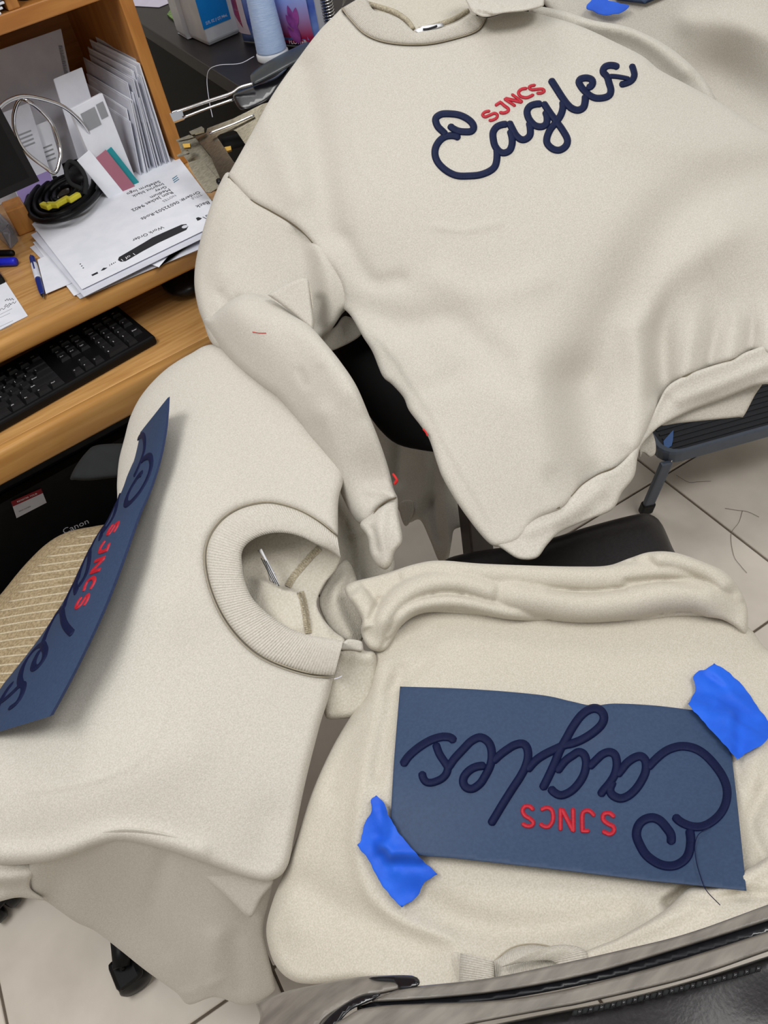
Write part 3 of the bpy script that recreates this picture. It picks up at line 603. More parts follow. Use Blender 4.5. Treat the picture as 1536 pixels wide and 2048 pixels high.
# ================================================================== OFFICE CHAIR under the left sweatshirt
oc = thing('office_chair', 'beige ribbed office chair under the left sweatshirt', 'chair', Ph(250, 1400, 0))
cdr = Drape([(80, 1200, 1.13), (200, 1080, 1.19), (0, 1400, 1.04), (150, 1350, 1.03), (300, 1300, 1.06), (600, 1200, 1.10), (560, 1600, .98), (0, 1250, 1.13), (-80, 1350, 1.1), (300, 1060, 1.17), (-60, 1600, .98), (250, 1600, .97)])
seatpoly = [(-90, 1290), (-40, 1230), (0, 1190), (45, 1135), (90, 1090), (130, 1066), (180, 1054), (240, 1050), (330, 1080), (600, 1150), (610, 1500), (500, 1640), (0, 1640), (-90, 1600)]  # unseen right part extended under the sweatshirt to block light leaking below
sd = panel('seat_cushion', seatpoly, cdr, CHAIRFAB, oc, R=40, Rm=.035, sp=12)
for k in range(30):
    y0 = 1078+k*17; pts = []
    for x in np.linspace(-80, 330, 22):
        y = y0+6*math.sin(x/70+.3*k)-.05*x+12*((x-150)/200)**2*.6
        if inpoly(np.array([[x, y]]), crom(seatpoly, 10, True))[0] and pldist(np.array([[x, y]]), crom(seatpoly+seatpoly[:1], 10))[0][0] > 12: 
            e = pldist(np.array([[x, y]]), crom(seatpoly+seatpoly[:1], 10))[0][0]; t_ = max(0, 1-e/40); pts.append(P(x, y, float(cdr.D(np.array([x]), np.array([y]))[0])+.035*(1-math.sqrt(1-t_*t_))))
    if len(pts) > 3: tube('woven_cord', pts, .0016, CHAIRTHR, oc, 5, 2)
arm = Drape([(190, 920, 1.12), (150, 960, 1.11), (300, 900, 1.14), (300, 960, 1.12)])
panel('armrest', [(140, 958), (150, 935), (172, 905), (195, 890), (260, 887), (330, 890), (330, 955), (240, 955), (180, 961), (150, 960)], arm, DGREY, oc, R=9, Rm=.012, sp=9)
g = Ph(262, 1945, .027); hub = np.array([g[0]+.10, g[1]+.23, 0])
ap = P(280, 930, 1.16); tube('arm_post', [ap, ap+np.array([.0, -.02, -.1]), np.array([hub[0]+.12, hub[1]+.05, .42])], .016, BLACK, oc)
tube('gas_lift', [hub+np.array([0, 0, .10]), hub+np.array([0, 0, .44])], .025, BLACK, oc, 14)
box('seat_plate', (.24, .24, .02), Matrix.Translation(hub+np.array([0, 0, .45])), BLACK, oc)
def caster(c, rot):
    root = lathe('caster', [(.0, 0), (.004, 0), (.004, .02), (0, .02)], Matrix.Translation(c+np.array([0, 0, .05])), BLACK, oc, 8)
    for s in (-1, 1):
        M = Matrix.Translation(c+np.array([0, 0, .027])) @ Matrix.Rotation(rot, 4, 'Z') @ Matrix.Rotation(math.pi/2, 4, 'Y') @ Matrix.Translation((0, 0, s*.015))
        lathe('caster_wheel', [(0, -.011), (.022, -.011), (.0265, -.007), (.0265, .007), (.022, .011), (0, .011)], M, BLACKS, root, 20)
    box('caster_hood', (.05, .046, .018), Matrix.Translation(c+np.array([0, 0, .049])) @ Matrix.Rotation(rot, 4, 'Z'), BLACK, root, .008)
cv = Ph(262, 1945, .027); cv[2] = 0; v0 = cv-hub; L0 = np.linalg.norm(v0)
for k in range(5):
    an = 2*math.pi*k/5; v = np.array([v0[0]*math.cos(an)-v0[1]*math.sin(an), v0[0]*math.sin(an)+v0[1]*math.cos(an), 0]); 
    tube('base_arm', [hub+np.array([0, 0, .10]), hub+v*.5+np.array([0, 0, .09]), hub+v+np.array([0, 0, .066])], [.028, .02, .014], BLACK, oc, 8)
    caster(hub+v, math.atan2(v[1], v[0])+.4)

# ================================================================== BLACK CABINET and what stands on it
CZ = .85; c0 = Ph(482, 176, CZ); c1 = Ph(262, 35, CZ); cy_ = c1-c0; cy_[2] = 0; cy_ /= np.linalg.norm(cy_); cx_ = np.array([cy_[1], -cy_[0], 0])
CBM = frame((c0[0], c0[1], 0), cx_)
cab = thing('cabinet', 'low black cabinet to the right of the desk hutch', 'cabinet', (c0[0]+.5, c0[1]+.4, 0))
box('top_panel', (1.3, 1.1, .03), CBM @ Matrix.Translation((.65, .55, CZ-.015)), CABINET, cab, .003)
box('body', (1.28, 1.08, CZ-.032), CBM @ Matrix.Translation((.65, .55, (CZ-.032)/2+.001)), CABSIDE, cab, .003)
for k in range(3):
    dr_ = box('door', (.42, .014, CZ-.10), CBM @ Matrix.Translation((.22+.43*k, .004, (CZ-.05)/2+.02)), CABSIDE, cab, .003); box('handle', (.012, .014, .12), CBM @ Matrix.Translation((.38+.43*k, -.010, .66)), STEEL, dr_, .003)
# bottle
bt = thing('spray_bottle', 'translucent white bottle with a blue label on the black cabinet', 'bottle', Ph(425, 80, CZ)); bt.name = 'alcohol_bottle'
p1, p2, p3 = Ph(381, 76, CZ+.001), Ph(418, 93, CZ+.001), Ph(481, 66, CZ+.001)
e1 = p3-p2; e1n = e1/np.linalg.norm(e1); bkv = np.cross([0, 0, 1], e1n); w_ = np.linalg.norm(e1)
poly = [p1, p2, p3, p3+bkv*.03+e1n*.02, p3+bkv*.085+e1n*.012, p2+bkv*.10, p1+bkv*.06]
bm = bmesh.new(); rings = []
cen = np.mean(poly, 0)
for z, s in ((0, .93), (.008, 1), (.17, 1), (.19, .93), (.205, .6), (.215, .28), (.235, .26)): rings.append([bm.verts.new(tuple(cen+(p-cen)*s+np.array([0, 0, z]))) for p in poly])
for a_, b_ in zip(rings, rings[1:]):
    for i in range(len(poly)): bm.faces.new([a_[i], a_[(i+1) % len(poly)], b_[(i+1) % len(poly)], b_[i]])
bm.faces.new(rings[0][::-1]); bm.faces.new(rings[-1]); bmesh.ops.recalc_face_normals(bm, faces=bm.faces)
bmesh.ops.bevel(bm, geom=bm.edges[:], offset=.002, segments=2, affect='EDGES', clamp_overlap=True); bmobj('body', bm, BOTTLEM, bt)
fo = -bkv*.0008
fa = lambda s, z: p2+e1*s+np.array([0, 0, z])+fo
lbl = decal('label', [fa(-.02, .034), fa(.82, .034), fa(.82, .165), fa(-.02, .165)], LABELB, bt, .0006, -bkv)
text('label_text', '32 FL. OZ. (1 QT) 946mL', fa(.08, .041)+fo, fa(.74, .041)+fo, -bkv, WHITE, lbl, aspect=1.5)
lathe('cap', [(0, 0), (.018, 0), (.018, .02), (.016, .022), (0, .022)], Matrix.Translation(cen+np.array([0, 0, .235])), WHITE, bt)
# spool
sp_ = thing('thread_spool', 'tall cone of pale blue thread on the black cabinet', 'thread spool', Ph(547, 122, CZ))
sc = Ph(547, 116, CZ); 
lathe('cone_base', [(0, 0), (.033, 0), (.034, .003), (.034, .012), (.03, .016), (0, .016)], Matrix.Translation(sc), BOTTLEM, sp_)
prof = [(.020, .014), (.0315, .016)]
for k in range(60): z = .017+k*.0032; prof += [(.0318-.010*k/60-.0003*(k % 2), z)]
prof += [(.012, .212), (.010, .235), (.0, .235)]
lathe('thread_winding', prof, Matrix.Translation(sc), THREADB, sp_, 32)
th_ = [P(x, y, d) for x, y, d in ((508, 113, 1.585), (480, 127, 1.56), (440, 130, 1.56), (418, 140, 1.57), (414, 165, 1.58), (419, 205, 1.55), (425, 234, 1.5))]
tube('loose_thread_end', th_, .0007, PAPER2, sp_, 5)
# detergent pouch
dg = thing('detergent_pouch', 'blue and magenta detergent pouch with crocus picture behind the thread cone', 'pouch', Ph(590, 85, CZ))
dA, dB = Ph(487, 82, CZ+.001), Ph(645, 96, CZ+.001); dv = dB-dA; L_ = np.linalg.norm(dv); dx = dv/L_; dn = np.cross(dx, [0, 0, 1]); dn = dn if dn[1] < 0 else -dn
Vd = []; 
for i in range(13):
    s = i/12
    for j in range(13):
        t = j/12; pv_ = math.sqrt(max(0, 1-(2*s-1)**4))*math.sqrt(max(0, 1-(2*t-1)**6)); Vd.append(dA+dv*s+np.array([0, 0, .24*t])+dn*(.03*pv_))
n13 = len(Vd)
for i in range(13):
    for j in range(13):
        s, t = i/12, j/12; pv_ = math.sqrt(max(0, 1-(2*s-1)**4))*math.sqrt(max(0, 1-(2*t-1)**6)); Vd.append(dA+dv*s+np.array([0, 0, .24*t])-dn*(.02*pv_))
Fd = [(i*13+j, (i+1)*13+j, (i+1)*13+j+1, i*13+j+1) for i in range(12) for j in range(12)]
Fd = [f for f in Fd]+[tuple(n13+q for q in f[::-1]) for f in Fd]
mesh('pouch_body', Vd, Fd, BLUEFILM, dg, True)
def dface(s, t, o_=.001):
    pv_ = math.sqrt(max(0, 1-(2*s-1)**4))*math.sqrt(max(0, 1-(2*t-1)**6)); return dA+dv*s+np.array([0, 0, .24*t])+dn*(.03*pv_+o_)
def dpatch(name, f, m_, n=8):
    V = [dface(*f(i/n, j/n)) for i in range(n+1) for j in range(n+1)]; mesh(name, V, [(i*(n+1)+j, (i+1)*(n+1)+j, (i+1)*(n+1)+j+1, i*(n+1)+j+1) for i in range(n) for j in range(n)], m_, dg, True)
dpatch('sunset_print', lambda s, t: (.48+.49*s, .05+.85*t), SUNSET)
dpatch('lilac_print', lambda s, t: (.04+.20*s, .10+.75*t), PURPAPER)
dpatch('pink_print', lambda s, t: (.06+.10*s, .25+.30*t-.1*s), MAGENTA)
def petal(cs, ct, an, L, w):
    def f(s, t):
        u = (s-.5)*2; x = w*math.sin(math.pi*min(1, t*.93+.07))**.8*u; y = L*t; return (cs+x*math.cos(an)+y*math.sin(an), ct+(-x*math.sin(an)+y*math.cos(an))*L_/.24)
    V = [dface(*f(i/6, j/8), .0022) for i in range(7) for j in range(9)]; mesh('petal_print', V, [(i*9+j, (i+1)*9+j, (i+1)*9+j+1, i*9+j+1) for i in range(6) for j in range(8)], PETAL, dg, True)
for cs, ct, an, L, w in ((.815, .18, -.45, .13, .028), (.82, .20, -.12, .17, .03), (.825, .18, .30, .18, .034), (.805, .06, -.35, .16, .03), (.82, .06, .12, .17, .034)): petal(cs, ct, an, L, w)
text('pouch_text', 'FLOWER', dface(.70, .05, .003), dface(.90, .05, .003), dn, WHITE, dg)
# coil and white strip beside it
cl_ = thing('coil_spring', 'silver ribbed metal coil standing behind the top sweatshirt collar', 'coil', Ph(672, 60, CZ))
cc = Ph(662, 62, CZ)
tube('coil', [cc+np.array([.013*math.cos(t), .013*math.sin(t), .005+t*.0009]) for t in np.linspace(0, 2*math.pi*26, 26*10)], .0026, CHROME, cl_, 5, 1)
o = abox('white_strip_box', 0, .02, 0, .05, 0, .17, PAPER2); o.data.transform(CBM.to_3x3().to_4x4()); o.location = tuple(Ph(640, 70, CZ+.001)); tag(o, 'narrow white carton between the detergent pouch and the metal coil', 'box'); o.name = 'narrow_carton'
# flat papers on the cabinet
sheet('lilac_sheet', [(250, -15), (322, -20), (350, 2), (318, 15), (262, 12)], CZ+.001, PURPAPER, 'crumpled lilac paper at the back of the black cabinet', 'paper')
sheet('green_packet', [(335, 32), (350, 12), (382, 10), (400, 40), (380, 60), (366, 58)], CZ+.001, GREENP, 'small green leaf-print packet beside the white bottle', 'packet', th=.004)

# ================================================================== CAP FRAME (steel embroidery frame) by the desk end
cf = thing('cap_frame', 'steel embroidery cap frame with dark plastic handle beside the desk', 'cap frame', P(430, 300, 1.38))
def slab(name, px, d, th, m_, par, bev=0):
    pts = [P(x, y, dd) for (x, y), dd in zip(px, d if hasattr(d, '__len__') else [d]*len(px))]
    nn = np.cross(pts[1]-pts[0], pts[2]-pts[0]); nn /= np.linalg.norm(nn); vv = np.mean(pts, 0)-CAM; nn = nn if nn@vv > 0 else -nn
    return prism(name, pts, th, m_, par, nn, bev)
cz2 = lambda x, y: (300+x/3.84, y/3.84)
from functools import reduce
def plate_with_hole(name, outer, hole, dr, th, m_, par):
    po = np.array(outer); ph_ = np.array(hole); n, k = len(po), len(ph_)
    r = delaunay_2d_cdt([Vector(p) for p in np.vstack([po, ph_])], [(i, (i+1) % n) for i in range(n)]+[(n+i, n+(i+1) % k) for i in range(k)], [], 1, 1e-4)
    Q = np.array([tuple(v) for v in r[0]]); tri = [f for f in r[2] if not inpoly(np.mean(Q[list(f)], 0)[None], ph_)[0]]
    A = P(Q[:, 0], Q[:, 1], dr.D(Q[:, 0], Q[:, 1])); B = P(Q[:, 0], Q[:, 1], dr.D(Q[:, 0], Q[:, 1])+th); N_ = len(Q)
    Fc = [tuple(f[::-1]) for f in tri]+[tuple(N_+i for i in f) for f in tri]+[(i, (i+1) % n, N_+(i+1) % n, N_+i) for i in range(n)]+[(n+(i+1) % k, n+i, N_+n+i, N_+n+(i+1) % k) for i in range(k)]
    return mesh(name, A.tolist()+B.tolist(), Fc, m_, par)
fdr = Drape([(390, 290, 1.37), (520, 215, 1.36), (460, 380, 1.31), (520, 300, 1.32)])
plate_with_hole('front_plate', [cz2(*p) for p in ((340, 1050), (430, 1020), (440, 985), (640, 910), (860, 800), (1000, 760), (1000, 1200), (700, 1480), (560, 1420), (460, 1190))],
                [cz2(*p) for p in ((515, 1050), (540, 1030), (640, 1000), (665, 1010), (760, 1150), (860, 1350), (720, 1300), (640, 1240))], fdr, .002, STEEL, cf)
slab('top_lip', [cz2(*p) for p in ((300, 1010), (395, 970), (415, 985), (415, 1010), (320, 1035))], 1.365, .004, STEEL, cf)
slab('left_tab', [cz2(*p) for p in ((200, 1075), (300, 1035), (345, 1050), (300, 1065), (205, 1085))], 1.37, .004, STEEL, cf)
slab('left_tab', [cz2(*p) for p in ((205, 1190), (290, 1150), (300, 1175), (215, 1200))], 1.37, .004, STEEL, cf)
slab('lower_plate', [cz2(*p) for p in ((215, 1090), (350, 1060), (470, 1210), (560, 1420), (520, 1460), (430, 1470), (300, 1250), (245, 1180))], 1.39, .003, STEEL, cf)
slab('side_plate', [cz2(*p) for p in ((290, 1250), (390, 1220), (560, 1420), (470, 1475), (430, 1475), (330, 1330))], 1.375, .003, STEEL, cf)
slab('brass_clip', [cz2(*p) for p in ((570, 1130), (620, 1120), (625, 1150), (590, 1160))], 1.36, .006, BRASS, cf)
slab('brass_clip', [cz2(*p) for p in ((250, 1105), (305, 1100), (310, 1130), (260, 1135))], 1.362, .006, BRASS, cf)
tube('ridge', [P(*cz2(455, 1025), 1.358), P(*cz2(640, 955), 1.355), P(*cz2(800, 885), 1.352)], .0022, CHROME, cf)
tube('rod', [P(*cz2(560, 1110), 1.40), P(*cz2(760, 1060), 1.40)], .012, DGREY, cf)
lathe('rivet', [(0, -.004), (.006, -.003), (.007, 0), (.006, .004), (0, .004)], Matrix.Translation(P(440, 363, 1.345)), BLACKS, cf, 12)
tube('prong', [P(*cz2(165, 870), 1.42), P(*cz2(250, 845), 1.42), P(*cz2(440, 780), 1.41), P(*cz2(620, 720), 1.40), P(*cz2(690, 675), 1.395), P(*cz2(790, 645), 1.39)], .0030, CHROME, cf)
tube('prong', [P(*cz2(250, 905), 1.42), P(*cz2(450, 830), 1.415), P(*cz2(640, 765), 1.41)], .0025, CHROME, cf)
slab('prong_tip', [cz2(*p) for p in ((150, 870), (245, 835), (262, 905), (180, 935))], 1.418, .006, CHROME, cf)
hdr = Drape([(505, 160, 1.40), (560, 130, 1.40), (600, 100, 1.42), (560, 180, 1.36)])
panel('handle', [cz2(*p) for p in ((770, 600), (780, 565), (860, 500), (980, 430), (1100, 370), (1220, 320), (1220, 420), (1060, 520), (930, 590), (830, 640), (790, 650))], hdr, SMOKE, cf, R=10, Rm=.008, sp=7)
panel('handle_joint', [cz2(*p) for p in ((640, 720), (700, 690), (820, 650), (960, 590), (1080, 500), (1000, 660), (900, 780), (720, 850), (650, 780))], Drape([(470, 190, 1.40), (520, 190, 1.39), (560, 150, 1.41), (500, 215, 1.38)]), RAILD, cf, R=8, Rm=.010, sp=7)

# ================================================================== STEP STOOL
st = thing('step_stool', 'slate grey folding step stool with black ribbed tread at right', 'step stool', Ph(1450, 900, 0))
SH = .20; s0 = Ph(1312, 882, SH); s1 = Ph(1345, 912, SH); s2 = Ph(1560, 852, SH)
sx = s2-s1; sx[2] = 0; sx /= np.linalg.norm(sx); sy = np.array([-sx[1], sx[0], 0])
c_ = s1-sx*.02; Wd, Dp = .42, .26
path = [c_+sx*.05, c_+sx*.012+sy*.006, c_-sx*.006+sy*.03, c_-sx*.006+sy*.08, c_-sx*.006+sy*Dp]
def rrect(z): 
    pts = []
    for cx2, cy2, a0 in ((Wd-.04, .04, -90), (Wd-.04, Dp-.04, 0), (.04, Dp-.04, 90), (.04, .04, 180)):
        for a in np.linspace(a0, a0+90, 6): pts.append(c_+sx*(cx2+.04*math.cos(math.radians(a)))+sy*(cy2+.04*math.sin(math.radians(a)))+np.array([0, 0, z]))
    return pts
rr = rrect(0); n = len(rr); V = []; cenr = np.mean(rr, 0)
for p in rr:
    o_ = (p-cenr); o_ /= np.linalg.norm(o_)
    for dz, di in ((0, 0), (.004, .003), (.004, .014), (-.004, .016), (-.026, .014), (-.026, .003)): V.append(p-o_*di+np.array([0, 0, dz]))
mesh('tread_frame', V, [(i*6+j, ((i+1) % n)*6+j, ((i+1) % n)*6+(j+1) % 6, i*6+(j+1) % 6) for i in range(n) for j in range(6)], STOOL, st)
tp = [p-(p-cenr)/np.linalg.norm(p-cenr)*.015-np.array([0, 0, .012]) for p in rr]; tr = prism('tread', tp, .008, TREAD, st)
for k in range(15):
    y = .025+k*.0145; a_ = c_+sx*.03+sy*y; b_ = c_+sx*(Wd-.03)+sy*y
    box('tread_rib', (Wd-.05, .006, .004), frame((a_+b_)/2-np.array([0, 0, .0035]), sx), TREAD, tr, .001, 1)
lf = [(1333, 893), (1325, 902), (1326, 912), (1334, 916), (1341, 912), (1344, 900), (1345, 880), (1339, 886)]
decal('leaf_sticker', [Ph(x+2, y-20, SH-.001) for x, y in lf], BLUELEAF, st)
def leg(top, bot): 
    v = np.array(bot)-np.array(top); L = np.linalg.norm(v); M = frame((np.array(top)+np.array(bot))/2, v/L, tuple(sy))
    box('leg', (L, .026, .013), M, STOOL, st, .004); f_ = box('foot', (.035, .03, .018), frame(np.array(bot)-v/L*.012, v/L, tuple(sy)), BLACK, st, .004)
fb_ = Ph(1290, 1028, .0); tp_ = P(1333, 925, dh(1333, 925, SH-.02)); leg(tp_, fb_+np.array([0, 0, .012]))
off_ = sx*(Wd-.04); leg(tp_+off_, fb_+off_+np.array([0, 0, .012]))
t3 = c_+sx*.03+sy*(Dp-.02)+np.array([0, 0, -.02]); leg(t3, np.array([t3[0]-.02, t3[1]+.06, .012])); leg(t3+off_*.95, np.array([t3[0]+off_[0]*.95+.02, t3[1]+off_[1]*.95+.06, .012]))
tube('bolt', [P(1341, 921, dh(1341, 921, SH-.022)), P(1344, 923, dh(1344, 923, SH-.022))], .003, CHROME, st)

# ================================================================== BLACK CHAIR holding the lower right sweatshirt
ch = thing('dining_chair', 'black leather chair with curved lacquered back at bottom right', 'chair', Ph(1150, 1500, 0))
sdr = Drape([(1150, 1075, 1.135), (900, 1120, 1.13), (1320, 1060, 1.14), (800, 1500, .915), (1400, 1500, .92), (1100, 1850, .80), (1450, 1800, .81), (750, 1850, .80)])
panel('seat', [(880, 1150), (890, 1120), (950, 1103), (1050, 1088), (1110, 1074), (1170, 1055), (1240, 1036), (1285, 1027), (1308, 1032), (1325, 1050), (1345, 1095), (1370, 1150), (1450, 1400), (1560, 1700), (1560, 1800), (1000, 1900), (640, 1930), (700, 1600), (820, 1250)], sdr, LEATHER, ch, R=26, Rm=.028, sp=14)
L0_ = [(560, 1995), (640, 2003), (756, 2003), (972, 1987), (1175, 1950), (1377, 1892), (1536, 1842), (1640, 1808)]
U0_ = [(800, 1978), (837, 1972), (972, 1957), (1107, 1930), (1242, 1900), (1377, 1866), (1536, 1809), (1640, 1770)]
rdr = Drape([(700, 1990, .50), (1000, 1970, .485), (1250, 1920, .475), (1536, 1830, .47), (900, 2040, .47), (1300, 2000, .455), (1536, 1900, .455), (1536, 2040, .44), (640, 2040, .49)])
panel('top_rail', U0_+[(1640, 1808)]+L0_[::-1][1:5]+[(756, 2004), (770, 1990)], rdr, RAIL, ch, R=5, Rm=.006, sp=4, extra=.012)
panel('rail_groove', [(740, 2004), (972, 1982), (1175, 1944), (1377, 1886), (1640, 1800), (1640, 1840), (1536, 1868), (1377, 1916), (1175, 1968), (972, 2004), (740, 2026)], rdr, RAILD, ch, R=4, Rm=.004, sp=9, off=.006)
lowb = [(690, 2035), (756, 2012), (972, 2002), (1107, 1984), (1242, 1952), (1377, 1914), (1536, 1863), (1640, 1830), (1640, 1868), (1536, 1903), (1377, 1957), (1175, 2005), (1107, 2018), (938, 2050), (850, 2075), (640, 2080)]
panel('lower_rail', lowb, rdr, RAIL, ch, R=6, Rm=.007, sp=4, off=-.004, extra=.012)
panel('back_pad', [(900, 2070), (1000, 2046), (1120, 2022), (1250, 1996), (1400, 1956), (1536, 1912), (1640, 1880), (1640, 2130), (900, 2130)], rdr, LEATHER, ch, R=12, Rm=.014, sp=12, off=.004)
tw = crom([(1150, 2026), (1250, 2005), (1377, 1974), (1450, 1956), (1530, 1934)], 3)
for k in range(34):
    i = int(k/34*(len(tw)-2)); x, y = tw[i]; d = float(rdr.D(np.array([x]), np.array([y]))[0])-.004; a_ = P(x-6, y+5, d); b_ = P(x+7, y-5, d); tube('piping_bead', [a_, (a_+b_)/2-np.array([0, 0, -.0006]), b_], [.0006, .0016, .0006], RAILD if k % 2 else DGREY, ch, 6, 3)
jdr = Drape([(520, 2010, .53), (640, 1975, .52), (830, 1960, .50), (700, 2030, .495), (600, 2048, .50)])
panel('arm_joint', [(512, 2008, 1), (560, 1986), (640, 1968), (736, 1952), (825, 1953), (838, 1970), (800, 1980), (740, 1995), (690, 2015), (650, 2040), (600, 2100), (500, 2100), (520, 2040)], jdr, RAIL, ch, R=7, Rm=.010, sp=8, extra=.01)
panel('joint_inlay', [(742, 1953), (825, 1951), (838, 1970), (800, 1979), (790, 1966), (750, 1962)], jdr, RAILD, ch, R=3, Rm=.004, sp=6, off=-.003)
panel('joint_inlay', [(640, 2055), (668, 2022), (720, 1990), (760, 1986), (750, 1998), (700, 2022), (664, 2060)], jdr, RAILD, ch, R=3, Rm=.004, sp=6, off=-.004)
for px_, py_, h_ in ((1290, 1110, .44), (930, 1200, .44), (700, 1900, .42), (1500, 1750, .42)):
    q_ = Ph(px_, py_, h_); tube('leg', [q_, q_*np.array([1, 1, .5]), np.array([q_[0], q_[1], 0.0])], [.022, .018, .014], RAILD, ch, 10)

exec_garments = True
# ================================================================== LOWER RIGHT SWEATSHIRT on the black chair
g3 = thing('sweatshirt', 'cream sweatshirt on the black chair with a blue patch taped on', 'sweatshirt', Ph(1050, 1500, .5))
R3 = Drape([(1130, 1580, .815), (1100, 1260, .945), (800, 1260, .95), (1480, 1260, .95), (600, 1650, .835), (700, 1430, .90), (560, 1800, .815), (545, 1880, .80), (640, 1960, .75), (840, 1985, .71), (1000, 1940, .70), (1300, 1870, .68), (1536, 1800, .68), (1536, 1500, .83), (800, 1700, .775), (1536, 1320, .94), (740, 1560, .81), (900, 1400, .875), (1350, 1400, .89)],
           [('g', [(770, 1330), (745, 1450), (725, 1560), (712, 1680), (735, 1780), (800, 1840), (900, 1875)], 16, .005), ('g', [(800, 1340), (775, 1450), (755, 1550)], 14, -.006), ('g', [(830, 1790), (950, 1850), (1100, 1860), (1250, 1830)], 35, -.010),
            ('g', [(640, 1560), (600, 1700), (590, 1850)], 45, .008), ('g', [(600, 1770), (700, 1830), (850, 1900)], 40, -.008), ('g', [(700, 1460), (660, 1580)], 22, -.006), ('g', [(860, 1290), (840, 1330), (780, 1380)], 18, -.006), ('g', [(1335, 1805), (1390, 1772), (1440, 1762)], 11, -.020), ('g', [(1530, 1580), (1500, 1650), (1530, 1720)], 16, -.008), ('g', [(1520, 1480), (1500, 1560)], 20, .006),
            ('s', [(990, 1925), (1030, 1898), (1080, 1892), (1140, 1908)], 40, .004)])
body3 = [(745, 1290), (738, 1380), (702, 1432), (662, 1500), (622, 1590), (592, 1680), (566, 1750), (546, 1800), (533, 1850), (536, 1890), (552, 1932), (582, 1960), (625, 1968), (730, 1962), (850, 1990), (1000, 1990), (1200, 1960), (1400, 1910), (1600, 1840), (1600, 1330), (1536, 1300), (1490, 1250), (1400, 1225), (1250, 1215), (1000, 1205), (850, 1200), (780, 1230)]
panel('body', body3, R3, FLEECE_W, g3, R=20, Rm=.016, sp=7)
R3b = Drape([(700, 1190, .965), (760, 1270, .935), (900, 1180, .955), (1100, 1180, .955), (1300, 1170, .955), (1480, 1220, .955), (1100, 1240, .955), (830, 1230, .945)],
            [('t', [(825, 1146), (900, 1140), (1000, 1147), (1100, 1155), (1200, 1158), (1290, 1148), (1370, 1142), (1430, 1160)], 27, .020), ('t', [(960, 1172), (1010, 1186), (1080, 1202), (1160, 1213), (1250, 1206), (1340, 1190), (1410, 1195), (1475, 1240)], 34, .032),
             ('t', [(742, 1280), (768, 1232), (806, 1190), (860, 1166), (920, 1164), (975, 1180), (1025, 1200)], 25, .028), ('t', [(770, 1262), (820, 1216), (880, 1202), (940, 1206), (1010, 1222), (1080, 1233)], 17, .024), ('t', [(704, 1180), (730, 1215), (745, 1262)], 24, .022), ('t', [(1290, 1118), (1350, 1122), (1420, 1145), (1470, 1190)], 22, .024), ('g', [(1255, 1165), (1330, 1160), (1400, 1172)], 8, -.008), ('g', [(760, 1200), (740, 1240)], 8, -.006), ('g', [(1100, 1180), (1180, 1186), (1250, 1178)], 6, -.006), ('g', [(1380, 1110), (1420, 1128), (1440, 1122)], 5, -.003)])
panel('sleeve', [(690, 1176), (705, 1164), (760, 1150), (830, 1128), (880, 1121), (960, 1127), (1060, 1131), (1150, 1133), (1215, 1131), (1260, 1116), (1300, 1104), (1350, 1105), (1410, 1125), (1455, 1147), (1481, 1182), (1495, 1220), (1492, 1268), (1465, 1250), (1430, 1236), (1350, 1234), (1280, 1243), (1150, 1246), (1000, 1238), (920, 1228), (850, 1226), (805, 1250), (770, 1300), (738, 1296), (722, 1265), (724, 1240), (710, 1215), (694, 1192)], R3b, FLEECE_W, g3, R=9, Rm=.010, sp=4.5)
Cf = Drape([(930, 1900, .70), (990, 1960, .675), (1100, 1920, .68), (1300, 1850, .675), (1400, 1790, .69), (1560, 1740, .68)], [('g', [(1000, 1935), (1150, 1895), (1300, 1850), (1400, 1800)], 22, .008), ('g', [(1430, 1790), (1536, 1730)], 20, .008), ('g', [(1400, 1800), (1480, 1790), (1536, 1790)], 12, -.006)])
slr = panel('sleeve', [(1150, 1960), (1165, 1908), (1240, 1874), (1330, 1820), (1380, 1775), (1430, 1772), (1500, 1735), (1600, 1690), (1600, 1830), (1400, 1900), (1250, 1945)], Cf, FLEECE_W, g3, R=10, Rm=.010, sp=7)
band('cuff', [(1085, 1895), (1130, 1890), (1172, 1905), (1180, 1960)], [(1000, 1935), (1050, 1925), (1110, 1925), (1120, 1975)], Cf, RIB, slr, 26, bulge=.004)
CfL = Drape([(850, 1930, .738), (905, 1930, .712), (935, 1930, .698), (990, 1940, .685), (760, 1940, .752), (700, 1940, .775), (920, 1900, .712)])
sll = panel('sleeve', [(700, 1900), (800, 1885), (870, 1893), (922, 1906), (922, 1990), (800, 1990), (690, 1965)], CfL, FLEECE_W, g3, R=18, Rm=.012, sp=8, off=.004)
band('cuff', [(922, 1906), (920, 1935), (918, 1985)], [(988, 1922), (988, 1945), (988, 1990)], CfL, RIB, sll, 16, bulge=.003, off=-.003)
band('collar', [(988, 1922), (1030, 1898), (1080, 1892), (1140, 1908)], [(994, 1990), (1040, 1972), (1090, 1966), (1150, 1970)], R3, RIB, g3, 40, bulge=.003, off=-.004)
seam('seam', [(975, 1935), (1022, 1896), (1075, 1888), (1140, 1904)], R3, g3, STITCH, rad=.0006, off=-.003)

